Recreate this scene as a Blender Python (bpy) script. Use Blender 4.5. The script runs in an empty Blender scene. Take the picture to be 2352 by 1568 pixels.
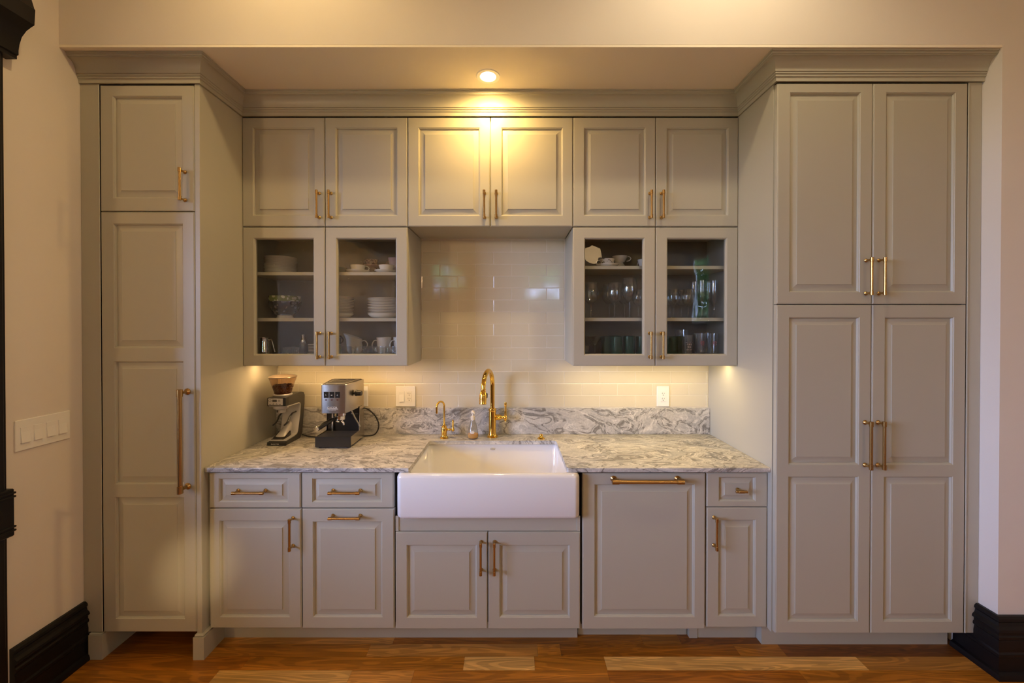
import bpy, bmesh, math, random
from mathutils import Vector, Matrix
R = math.radians
PI = math.pi
random.seed(11)
scn = bpy.context.scene
COL = scn.collection

# ------------------------------------------------------------------ camera
F = 906.0                       # focal length in pixels of a 2352 px wide frame
CX, CY = 1175.0, 748.0
PITCH = 0.0065
CAM_Y, CAM_Z = -2.522, 1.62
cam_d = bpy.data.cameras.new('camera')
cam = bpy.data.objects.new('camera', cam_d)
COL.objects.link(cam)
cam.location = (0, CAM_Y, CAM_Z)
cam.rotation_euler = (PI / 2 - PITCH, 0, 0)
cam_d.sensor_width = 36.0
cam_d.lens = F / 2352 * 36.0
cam_d.shift_x = (1176 - CX) / 2352
cam_d.shift_y = (CY - 784) / 2352
cam_d.clip_start = 0.02
scn.camera = cam

# ------------------------------------------------------------------ colour management, world
scn.view_settings.view_transform = 'Standard'
scn.view_settings.look = 'None'
scn.view_settings.exposure = 0.0
scn.view_settings.gamma = 1.0
scn.view_settings.use_curve_mapping = False
scn.cycles.transparent_max_bounces = 32
scn.cycles.max_bounces = 10
scn.cycles.diffuse_bounces = 5
scn.cycles.glossy_bounces = 5
scn.cycles.caustics_reflective = False
scn.cycles.caustics_refractive = False
scn.cycles.sample_clamp_indirect = 0.0

SKY = 31.0
w = bpy.data.worlds.new('sky')
scn.world = w
w.use_nodes = True
wn = w.node_tree
wn.nodes.clear()
wo = wn.nodes.new('ShaderNodeOutputWorld')
bg = wn.nodes.new('ShaderNodeBackground')
tc = wn.nodes.new('ShaderNodeTexCoord')
sx = wn.nodes.new('ShaderNodeSeparateXYZ')
rp = wn.nodes.new('ShaderNodeValToRGB')
rp.color_ramp.elements[0].position = 0.47
rp.color_ramp.elements[0].color = (0.10, 0.13, 0.10, 1)
rp.color_ramp.elements[1].position = 0.53
rp.color_ramp.elements[1].color = (0.55, 0.69, 1.16, 1)
e = rp.color_ramp.elements.new(1.0)
e.color = (0.30, 0.47, 1.0, 1)
ma = wn.nodes.new('ShaderNodeMath'); ma.operation = 'MULTIPLY_ADD'
ma.inputs[1].default_value = 0.5; ma.inputs[2].default_value = 0.5
wn.links.new(tc.outputs['Generated'], sx.inputs[0])
wn.links.new(sx.outputs['Z'], ma.inputs[0])
wn.links.new(ma.outputs[0], rp.inputs[0])
wn.links.new(rp.outputs[0], bg.inputs['Color'])
bg.inputs['Strength'].default_value = SKY
wn.links.new(bg.outputs[0], wo.inputs['Surface'])

WARM = (1.0, 0.70, 0.36)
WARM2 = (1.0, 0.74, 0.42)


def light(name, kind, loc, energy, color, rot=(0, 0, 0), **kw):
    d = bpy.data.lights.new(name, kind)
    d.energy = energy
    d.color = color
    for k, v in kw.items():
        setattr(d, k, v)
    o = bpy.data.objects.new(name, d)
    o.location = loc
    o.rotation_euler = rot
    COL.objects.link(o)
    return o


# room size
XL, XR = -1.497, 1.261            # faces of the two tall cabinets that bound the recess
WL, JR = -2.07, 2.245             # left wall, right jamb
HY = -0.71                        # front face of the header
ROOM_R, ROOM_B, CEIL = 4.0, -7.5, 3.60
SIDE_L = -5.0                      # far wall of the room seen through the opening on the left
OPEN_Y0, OPEN_Y1 = -5.2, -1.07     # opening in the left wall, cased in black wood
NICHE_Z = 2.882
TL_Y, TR_Y = -0.623, -0.638       # fronts of the tall cabinets
U_Y, B_Y = -0.325, -0.587         # fronts of the wall and base cabinets

# lamps of the room, and added fill lamps (their fittings are built further down at the same places)
ROOM_SPOTS = [(-1.0, -1.26), (0.95, -1.26), (-0.9, -3.0), (1.9, -3.0), (-0.9, -5.2), (1.78, -6.3)]
for i, (x, y) in enumerate(ROOM_SPOTS):
    first = y > -2
    light('ceiling_spot', 'SPOT', (x, y, CEIL - 0.03), (26.5, 33.0)[i % 2] if first else 4.0, ((1.0, 0.70, 0.30), (1.0, 0.82, 0.52))[i % 2] if first else WARM2,
          spot_size=R(166) if first else R(140), spot_blend=0.6, shadow_soft_size=0.05)
PENDANTS = [((1.27, -4.35, 2.70), 4.5), ((-3.0, -4.5, 2.50), 84), ((2.30, -4.5, 2.50), 40)]  # first is mirrored in the glass; the other two are added warm fill
for p_, e_ in PENDANTS:
    light('pendant_bulb', 'POINT', p_, e_, (1.0, 0.66, 0.33), shadow_soft_size=0.13)
tgt = Vector((-1.525, -0.62, 0.43))  # added narrow beam that makes the warm glow patch on the left door
src = Vector((1.78, -6.3, CEIL - 0.04))
light('door_glow_spot', 'SPOT', src, 850, (1.0, 0.74, 0.40), (tgt - src).to_track_quat('-Z', 'Y').to_euler(), spot_size=R(3.5), spot_blend=1.0, shadow_soft_size=0.03)
light('recess_lamp', 'AREA', (-0.12, -0.498, NICHE_Z - 0.012), 9.6, (1.0, 0.63, 0.20), shape='DISK', size=0.08)
for x0, x1, en, uc in ((XL, -0.58, 2.8, (1.0, 0.61, 0.25)), (0.338, XR, 2.7, (1.0, 0.76, 0.38))):
    light('under_cabinet_lamp', 'AREA', ((x0 + x1) / 2, -0.225, 1.3875), en, uc, shape='RECTANGLE', size=(x1 - x0) - 0.06, size_y=0.02)

# windows: (wall, along0, along1, z0, z1)
WINDOWS = [('left', -4.7, -2.3, 0.90, 3.00), ('right', -6.90, -5.85, 1.60, 3.05),
           ('rear', 0.35, 1.45, 2.10, 3.05), ('rear', -1.98, -1.2, 2.45, 3.1)]
for wl, a0, a1, z0, z1 in WINDOWS:
    c, zc = (a0 + a1) / 2, (z0 + z1) / 2
    if wl == 'left':
        o = light('window_portal', 'AREA', (SIDE_L - 0.02, c, zc), 1, (1, 1, 1), (0, R(-90), 0), shape='RECTANGLE', size=z1 - z0, size_y=a1 - a0)
    elif wl == 'right':
        o = light('window_portal', 'AREA', (ROOM_R + 0.02, c, zc), 1, (1, 1, 1), (0, R(90), 0), shape='RECTANGLE', size=z1 - z0, size_y=a1 - a0)
    else:
        o = light('window_portal', 'AREA', (c, ROOM_B - 0.02, zc), 1, (1, 1, 1), (R(90), 0, 0), shape='RECTANGLE', size=a1 - a0, size_y=z1 - z0)
    o.data.cycles.is_portal = True


# ------------------------------------------------------------------ photograph geometry: pixel and depth plane -> metres
def at(px, py, Y):
    u, v = (px - CX) / F, (CY - py) / F
    t = (Y - CAM_Y) / (math.cos(PITCH) + v * math.sin(PITCH))
    return u * t, CAM_Z + t * (-math.sin(PITCH) + v * math.cos(PITCH))


def ax(px, Y, py=800):
    return at(px, py, Y)[0]


def az(py, Y):
    return at(1175, py, Y)[1]


# ------------------------------------------------------------------ materials
def nodes(name):
    m = bpy.data.materials.new(name)
    m.use_nodes = True
    nt = m.node_tree
    nt.nodes.clear()
    out = nt.nodes.new('ShaderNodeOutputMaterial')
    return m, nt, out


def N(nt, t, **kw):
    n = nt.nodes.new(t)
    for k, v in kw.items():
        if k.startswith('i_'):
            n.inputs[k[2:].replace('_', ' ')].default_value = v
        else:
            setattr(n, k, v)
    return n


def L(nt, a, b):
    nt.links.new(a, b)


def ramp(nt, src, stops):
    r = nt.nodes.new('ShaderNodeValToRGB')
    el = r.color_ramp.elements
    while len(el) < len(stops):
        el.new(0.5)
    for e_, (p, c) in zip(el, stops):
        e_.position = p
        e_.color = (*c, 1) if len(c) == 3 else c
    L(nt, src, r.inputs[0])
    return r.outputs[0]


def g(v):
    return (v, v, v)


def plain(name, col, rough=0.5, metal=0.0, bump=0.0, bscale=200.0, coat=0.0, var=0.0, spec=0.5, ani=None):
    m, nt, out = nodes(name)
    p = N(nt, 'ShaderNodeBsdfPrincipled')
    p.inputs['Base Color'].default_value = (*col, 1)
    p.inputs['Roughness'].default_value = rough
    p.inputs['Metallic'].default_value = metal
    p.inputs['Coat Weight'].default_value = coat
    p.inputs['Coat Roughness'].default_value = 0.08
    p.inputs['Specular IOR Level'].default_value = spec
    geo = N(nt, 'ShaderNodeNewGeometry')
    if var:
        n = N(nt, 'ShaderNodeTexNoise', i_Scale=3.0, i_Detail=4.0)
        L(nt, geo.outputs['Position'], n.inputs['Vector'])
        c = ramp(nt, n.outputs['Fac'], [(0.3, tuple(x * (1 - var) for x in col)), (0.7, tuple(min(1, x * (1 + var)) for x in col))])
        L(nt, c, p.inputs['Base Color'])
    if bump:
        n = N(nt, 'ShaderNodeTexNoise', i_Scale=bscale, i_Detail=3.0)
        if ani:
            mp = N(nt, 'ShaderNodeMapping')
            mp.inputs['Scale'].default_value = ani
            L(nt, geo.outputs['Position'], mp.inputs['Vector'])
            L(nt, mp.outputs[0], n.inputs['Vector'])
        else:
            L(nt, geo.outputs['Position'], n.inputs['Vector'])
        b = N(nt, 'ShaderNodeBump', i_Strength=bump, i_Distance=0.001)
        L(nt, n.outputs['Fac'], b.inputs['Height'])
        L(nt, b.outputs[0], p.inputs['Normal'])
    L(nt, p.outputs[0], out.inputs['Surface'])
    return m


def thin_glass(name, tint, ior=1.5, rough=0.0, seeded=False, body=0.0, bodycol=(0.5, 0.5, 0.5)):
    """clear sheet: light passes straight through, the surface reflects by its Fresnel term"""
    m, nt, out = nodes(name)
    tr = N(nt, 'ShaderNodeBsdfTransparent')
    tr.inputs['Color'].default_value = (*tint, 1)
    gl = N(nt, 'ShaderNodeBsdfGlossy')
    gl.inputs['Roughness'].default_value = rough
    f0 = ((ior - 1) / (ior + 1)) ** 2          # Schlick reflectance, the same from both sides of the sheet
    gn = N(nt, 'ShaderNodeNewGeometry')
    dt_ = N(nt, 'ShaderNodeVectorMath', operation='DOT_PRODUCT')
    L(nt, gn.outputs['Normal'], dt_.inputs[0]); L(nt, gn.outputs['Incoming'], dt_.inputs[1])
    ab = N(nt, 'ShaderNodeMath', operation='ABSOLUTE'); L(nt, dt_.outputs['Value'], ab.inputs[0])
    om = N(nt, 'ShaderNodeMath', operation='SUBTRACT'); om.inputs[0].default_value = 1.0; L(nt, ab.outputs[0], om.inputs[1])
    pw = N(nt, 'ShaderNodeMath', operation='POWER'); L(nt, om.outputs[0], pw.inputs[0]); pw.inputs[1].default_value = 5.0
    fr = N(nt, 'ShaderNodeMath', operation='MULTIPLY_ADD'); L(nt, pw.outputs[0], fr.inputs[0])
    fr.inputs[1].default_value = 1 - f0; fr.inputs[2].default_value = f0
    base = tr.outputs[0]
    if body:
        df = N(nt, 'ShaderNodeBsdfDiffuse')
        df.inputs['Color'].default_value = (*bodycol, 1)
        mx0 = N(nt, 'ShaderNodeMixShader')
        mx0.inputs[0].default_value = body
        L(nt, tr.outputs[0], mx0.inputs[1]); L(nt, df.outputs[0], mx0.inputs[2])
        base = mx0.outputs[0]
    if seeded:
        geo = N(nt, 'ShaderNodeNewGeometry')
        mp = N(nt, 'ShaderNodeMapping')
        mp.inputs['Scale'].default_value = (1, 1, 0.35)
        L(nt, geo.outputs['Position'], mp.inputs['Vector'])
        n = N(nt, 'ShaderNodeTexNoise', i_Scale=14.0, i_Detail=2.0)
        L(nt, mp.outputs[0], n.inputs['Vector'])
        vo = N(nt, 'ShaderNodeTexVoronoi', i_Scale=95.0, i_Randomness=1.0)
        L(nt, geo.outputs['Position'], vo.inputs['Vector'])
        seed = ramp(nt, vo.outputs['Distance'], [(0.0, g(1)), (0.14, g(0.6)), (0.17, g(0))])
        n2 = N(nt, 'ShaderNodeTexNoise', i_Scale=9.0)
        L(nt, geo.outputs['Position'], n2.inputs['Vector'])
        few = ramp(nt, n2.outputs['Fac'], [(0.5, g(0)), (0.62, g(1))])
        mul = N(nt, 'ShaderNodeMath', operation='MULTIPLY')
        L(nt, seed, mul.inputs[0]); L(nt, few, mul.inputs[1])
        b1 = N(nt, 'ShaderNodeBump', i_Strength=0.06, i_Distance=0.01)
        L(nt, n.outputs['Fac'], b1.inputs['Height'])
        b2 = N(nt, 'ShaderNodeBump', i_Strength=0.8, i_Distance=0.0015)
        L(nt, mul.outputs[0], b2.inputs['Height']); L(nt, b1.outputs[0], b2.inputs['Normal'])
        L(nt, b2.outputs[0], gl.inputs['Normal'])
    mx = N(nt, 'ShaderNodeMixShader')
    L(nt, fr.outputs[0], mx.inputs[0])
    L(nt, base, mx.inputs[1]); L(nt, gl.outputs[0], mx.inputs[2])
    L(nt, mx.outputs[0], out.inputs['Surface'])
    return m


def glow(name, col, strength):
    m, nt, out = nodes(name)
    e_ = N(nt, 'ShaderNodeEmission')
    e_.inputs['Color'].default_value = (*col, 1)
    e_.inputs['Strength'].default_value = strength
    L(nt, e_.outputs[0], out.inputs['Surface'])
    return m


def stone_mat():
    m, nt, out = nodes('veined_stone')
    p = N(nt, 'ShaderNodeBsdfPrincipled')
    geo = N(nt, 'ShaderNodeNewGeometry')
    mp = N(nt, 'ShaderNodeMapping')
    mp.inputs['Rotation'].default_value = (0, R(24), R(-38))
    mp.inputs['Scale'].default_value = (0.62, 1.25, 1.0)
    L(nt, geo.outputs['Position'], mp.inputs['Vector'])
    wn_ = N(nt, 'ShaderNodeTexNoise', i_Scale=2.2, i_Detail=3.0)
    L(nt, mp.outputs[0], wn_.inputs['Vector'])
    sc = N(nt, 'ShaderNodeVectorMath', operation='SCALE'); sc.inputs['Scale'].default_value = 0.9
    L(nt, wn_.outputs['Color'], sc.inputs[0])
    ad = N(nt, 'ShaderNodeVectorMath', operation='ADD')
    L(nt, mp.outputs[0], ad.inputs[0]); L(nt, sc.outputs[0], ad.inputs[1])
    flow = N(nt, 'ShaderNodeTexNoise', i_Scale=2.6, i_Detail=9.0, i_Roughness=0.62, i_Distortion=1.6)
    L(nt, ad.outputs[0], flow.inputs['Vector'])
    base = ramp(nt, flow.outputs['Fac'], [(0.30, (0.25, 0.255, 0.27)), (0.42, (0.40, 0.39, 0.385)), (0.50, (0.56, 0.53, 0.49)),
                                          (0.58, (0.44, 0.425, 0.41)), (0.70, (0.64, 0.60, 0.54))])
    v = N(nt, 'ShaderNodeTexNoise', i_Scale=4.2, i_Detail=8.0, i_Roughness=0.58, i_Distortion=2.2)
    L(nt, ad.outputs[0], v.inputs['Vector'])
    vein = ramp(nt, v.outputs['Fac'], [(0.46, g(0)), (0.492, g(0.85)), (0.505, g(0.85)), (0.535, g(0))])
    mx = N(nt, 'ShaderNodeMix', data_type='RGBA')
    L(nt, vein, mx.inputs['Factor']); L(nt, base, mx.inputs['A'])
    mx.inputs['B'].default_value = (0.16, 0.145, 0.13, 1)
    wv = N(nt, 'ShaderNodeTexNoise', i_Scale=7.5, i_Detail=6.0, i_Distortion=2.8)
    L(nt, ad.outputs[0], wv.inputs['Vector'])
    white = ramp(nt, wv.outputs['Fac'], [(0.55, g(0)), (0.585, g(0.75)), (0.60, g(0.75)), (0.64, g(0))])
    mx2 = N(nt, 'ShaderNodeMix', data_type='RGBA')
    L(nt, white, mx2.inputs['Factor']); L(nt, mx.outputs['Result'], mx2.inputs['A'])
    mx2.inputs['B'].default_value = (0.74, 0.70, 0.65, 1)
    fine = N(nt, 'ShaderNodeTexNoise', i_Scale=120.0, i_Detail=4.0)
    L(nt, geo.outputs['Position'], fine.inputs['Vector'])
    mx3 = N(nt, 'ShaderNodeMix', data_type='RGBA', blend_type='OVERLAY')
    mx3.inputs['Factor'].default_value = 0.35
    L(nt, mx2.outputs['Result'], mx3.inputs['A']); L(nt, fine.outputs['Fac'], mx3.inputs['B'])
    L(nt, mx3.outputs['Result'], p.inputs['Base Color'])
    p.inputs['Roughness'].default_value = 0.34
    b = N(nt, 'ShaderNodeBump', i_Strength=0.12, i_Distance=0.002)
    L(nt, fine.outputs['Fac'], b.inputs['Height'])
    L(nt, b.outputs[0], p.inputs['Normal'])
    L(nt, p.outputs[0], out.inputs['Surface'])
    return m


def wood_mat():
    m, nt, out = nodes('plank_wood')
    p = N(nt, 'ShaderNodeBsdfPrincipled')
    geo = N(nt, 'ShaderNodeNewGeometry')
    oi = N(nt, 'ShaderNodeObjectInfo')
    off = N(nt, 'ShaderNodeVectorMath', operation='SCALE')
    cv = N(nt, 'ShaderNodeCombineXYZ')
    for i in range(3):
        L(nt, oi.outputs['Random'], cv.inputs[i])
    L(nt, cv.outputs[0], off.inputs[0]); off.inputs['Scale'].default_value = 37.0
    ad = N(nt, 'ShaderNodeVectorMath', operation='ADD')
    L(nt, geo.outputs['Position'], ad.inputs[0]); L(nt, off.outputs[0], ad.inputs[1])
    mp = N(nt, 'ShaderNodeMapping'); mp.inputs['Scale'].default_value = (1.3, 12.0, 1.0)
    L(nt, ad.outputs[0], mp.inputs['Vector'])
    big = N(nt, 'ShaderNodeTexNoise', i_Scale=1.0, i_Detail=2.0, i_Distortion=0.6)
    L(nt, mp.outputs[0], big.inputs['Vector'])
    rings = N(nt, 'ShaderNodeMath', operation='MULTIPLY'); rings.inputs[1].default_value = 70.0
    L(nt, big.outputs['Fac'], rings.inputs[0])
    sn = N(nt, 'ShaderNodeMath', operation='SINE')
    L(nt, rings.outputs[0], sn.inputs[0])
    mp2 = N(nt, 'ShaderNodeMapping'); mp2.inputs['Scale'].default_value = (7.0, 300.0, 1.0)
    L(nt, ad.outputs[0], mp2.inputs['Vector'])
    fine = N(nt, 'ShaderNodeTexNoise', i_Scale=1.0, i_Detail=6.0, i_Roughness=0.6)
    L(nt, mp2.outputs[0], fine.inputs['Vector'])
    tone = N(nt, 'ShaderNodeTexNoise', i_Scale=1.4, i_Detail=2.0)
    L(nt, mp.outputs[0], tone.inputs['Vector'])
    f1 = ramp(nt, sn.outputs[0], [(0.0, g(0.74)), (0.35, g(0.97)), (1.0, g(1.04))])
    f2 = ramp(nt, fine.outputs['Fac'], [(0.25, g(0.62)), (0.52, g(1.0)), (0.8, g(1.18))])
    f3 = ramp(nt, tone.outputs['Fac'], [(0.3, g(0.72)), (0.55, g(1.0)), (0.75, g(1.22))])
    cur = oi.outputs['Color']
    for f in (f1, f2, f3):
        mx = N(nt, 'ShaderNodeMix', data_type='RGBA', blend_type='MULTIPLY')
        mx.inputs['Factor'].default_value = 1.0
        L(nt, cur, mx.inputs['A']); L(nt, f, mx.inputs['B'])
        cur = mx.outputs['Result']
    kn = N(nt, 'ShaderNodeTexVoronoi', i_Scale=2.6)
    mp3 = N(nt, 'ShaderNodeMapping'); mp3.inputs['Scale'].default_value = (1.0, 2.2, 1.0)
    L(nt, ad.outputs[0], mp3.inputs['Vector']); L(nt, mp3.outputs[0], kn.inputs['Vector'])
    kf = ramp(nt, kn.outputs['Distance'], [(0.0, g(0.25)), (0.035, g(0.5)), (0.075, g(1.0))])
    mx = N(nt, 'ShaderNodeMix', data_type='RGBA', blend_type='MULTIPLY')
    mx.inputs['Factor'].default_value = 1.0
    L(nt, cur, mx.inputs['A']); L(nt, kf, mx.inputs['B'])
    L(nt, mx.outputs['Result'], p.inputs['Base Color'])
    p.inputs['Roughness'].default_value = 0.36
    b = N(nt, 'ShaderNodeBump', i_Strength=0.08, i_Distance=0.001)
    L(nt, fine.outputs['Fac'], b.inputs['Height'])
    L(nt, b.outputs[0], p.inputs['Normal'])
    L(nt, p.outputs[0], out.inputs['Surface'])
    return m


def floral(name, ground, ink, scale=38.0, lo=0.42, hi=0.50):
    """transfer-printed pottery glaze"""
    m, nt, out = nodes(name)
    p = N(nt, 'ShaderNodeBsdfPrincipled')
    t = N(nt, 'ShaderNodeTexCoord')
    wob = N(nt, 'ShaderNodeTexNoise', i_Scale=scale * 0.5, i_Detail=2.0)
    L(nt, t.outputs['Object'], wob.inputs['Vector'])
    sc = N(nt, 'ShaderNodeVectorMath', operation='SCALE'); sc.inputs['Scale'].default_value = 0.02
    L(nt, wob.outputs['Color'], sc.inputs[0])
    ad = N(nt, 'ShaderNodeVectorMath', operation='ADD')
    L(nt, t.outputs['Object'], ad.inputs[0]); L(nt, sc.outputs[0], ad.inputs[1])
    vo = N(nt, 'ShaderNodeTexVoronoi', i_Scale=scale)
    L(nt, ad.outputs[0], vo.inputs['Vector'])
    no = N(nt, 'ShaderNodeTexNoise', i_Scale=scale * 3.0, i_Detail=3.0)
    L(nt, t.outputs['Object'], no.inputs['Vector'])
    a = N(nt, 'ShaderNodeMath', operation='MULTIPLY_ADD'); a.inputs[1].default_value = 0.35
    L(nt, no.outputs['Fac'], a.inputs[0]); L(nt, vo.outputs['Distance'], a.inputs[2])
    c = ramp(nt, a.outputs[0], [(lo, ink), (hi, ground)])
    L(nt, c, p.inputs['Base Color'])
    p.inputs['Roughness'].default_value = 0.12
    p.inputs['Coat Weight'].default_value = 0.5
    L(nt, p.outputs[0], out.inputs['Surface'])
    return m


M = {}
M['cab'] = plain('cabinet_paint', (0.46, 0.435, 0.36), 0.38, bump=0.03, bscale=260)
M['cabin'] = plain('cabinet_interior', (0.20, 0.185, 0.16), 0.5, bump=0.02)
M['wall'] = plain('wall_paint', (0.78, 0.715, 0.655), 0.75, bump=0.08, bscale=160, var=0.02)
M['room_wall'] = plain('tan_room_wall', (0.50, 0.38, 0.25), 0.8, bump=0.05, bscale=160)
M['white_wall'] = plain('ceiling_paint', (0.94, 0.86, 0.73), 0.8, bump=0.06, bscale=160)
M['black_trim'] = plain('dark_stained_wood', (0.006, 0.0045, 0.005), 0.42, bump=0.15, bscale=60, spec=0.35, ani=(1, 1, 8))
M['stone'] = stone_mat()
M['wood'] = wood_mat()
M['grout'] = plain('grout', (0.84, 0.78, 0.68), 0.8, bump=0.2, bscale=400)
M['tile'] = plain('glazed_tile', (0.74, 0.67, 0.51), 0.09, bump=0.015, bscale=40, coat=0.6, var=0.03)
M['pull'] = plain('satin_brass', (0.50, 0.31, 0.115), 0.27, 1.0, bump=0.03, bscale=500)
M['gold'] = plain('polished_brass', (0.86, 0.52, 0.10), 0.07, 1.0)
M['ceramic'] = plain('white_fireclay', (0.80, 0.79, 0.80), 0.10, coat=0.7)
M['china'] = plain('white_china', (0.86, 0.83, 0.78), 0.16, coat=0.4)
M['plastic'] = plain('white_plastic', (0.88, 0.86, 0.83), 0.35)
M['slot'] = plain('dark_slot', (0.02, 0.018, 0.016), 0.6)
M['gap'] = plain('shadow_gap', (0.03, 0.026, 0.022), 0.8)
M['steel'] = plain('brushed_steel', (0.50, 0.465, 0.42), 0.27, 1.0, bump=0.05, bscale=40, ani=(1, 1, 40))
M['chrome'] = plain('chrome', (0.78, 0.77, 0.76), 0.07, 1.0)
M['silver'] = plain('silver_plastic', (0.52, 0.50, 0.49), 0.32, 0.35)
M['black'] = plain('black_plastic', (0.012, 0.011, 0.011), 0.28)
M['rubber'] = plain('black_rubber', (0.015, 0.013, 0.012), 0.5)
M['darkgrey'] = plain('charcoal_casing', (0.055, 0.050, 0.045), 0.4)
M['lid'] = plain('bronze_lid', (0.20, 0.15, 0.105), 0.3, 0.5)
M['bean'] = plain('roasted_bean', (0.085, 0.028, 0.010), 0.33)
M['amber'] = plain('amber_soap', (0.90, 0.42, 0.03), 0.15)
M['pump'] = plain('cream_pump', (0.78, 0.70, 0.56), 0.4)
M['ink'] = plain('white_print', (0.95, 0.95, 0.93), 0.5)
M['redink'] = plain('red_print', (0.42, 0.04, 0.035), 0.5)
M['redled'] = plain('red_lens', (0.09, 0.008, 0.006), 0.3)
M['gilt'] = plain('gilt_edge', (0.65, 0.42, 0.14), 0.25, 1.0)
M['pane'] = thin_glass('seeded_glass', (0.95, 0.955, 0.945), 1.44, 0.01, seeded=True)
M['winpane'] = thin_glass('window_glass', (0.95, 0.97, 0.97), 1.45)
M['clear'] = thin_glass('clear_glass', (0.93, 0.945, 0.95), 1.78, 0.015, body=0.025)
M['hopper'] = thin_glass('smoked_hopper', (0.90, 0.82, 0.74), 1.5, 0.03)
M['soapglass'] = thin_glass('clear_bottle', (0.90, 0.90, 0.88), 1.45, 0.02, body=0.06, bodycol=(0.7, 0.68, 0.64))
M['greenglass'] = thin_glass('green_glass', (0.30, 0.56, 0.44), 1.5, 0.03, body=0.22, bodycol=(0.02, 0.13, 0.075))
M['bottleglass'] = thin_glass('deep_green_glass', (0.10, 0.42, 0.18), 1.5, 0.04, body=0.5, bodycol=(0.0, 0.10, 0.035))
M['blueware'] = floral('dark_blue_transferware', (0.010, 0.010, 0.026), (0.15, 0.145, 0.17), 46, 0.50, 0.60)
M['greenware'] = floral('green_transferware', (0.16, 0.19, 0.055), (0.55, 0.56, 0.38), 44, 0.64, 0.69)
M['mauveware'] = floral('mauve_transferware', (0.42, 0.33, 0.31), (0.15, 0.09, 0.10), 85, 0.56, 0.64)
M['leafware'] = floral('leaf_band_china', (0.74, 0.72, 0.68), (0.06, 0.06, 0.05), 85, 0.42, 0.47)
M['pinkware'] = plain('pink_china', (0.50, 0.33, 0.31), 0.2, coat=0.3)
M['darkware'] = plain('brown_black_glaze', (0.05, 0.035, 0.04), 0.2, coat=0.4)
M['oliveware'] = plain('olive_glaze', (0.20, 0.21, 0.06), 0.3)
M['stripe'] = plain('striped_cup_grey', (0.55, 0.52, 0.50), 0.3)
M['lamp_on'] = glow('lit_lens', (1.0, 0.70, 0.36), 30.0)
M['led_on'] = glow('lit_led', (1.0, 0.74, 0.40), 6.0)
M['globe'] = thin_glass('globe_glass', (0.93, 0.92, 0.90), 1.3, 0.1)
M['foliage'] = plain('hedge_leaf', (0.19, 0.36, 0.10), 0.5, var=0.4)
M['lawn'] = plain('lawn', (0.05, 0.10, 0.03), 0.9, var=0.3)


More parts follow.
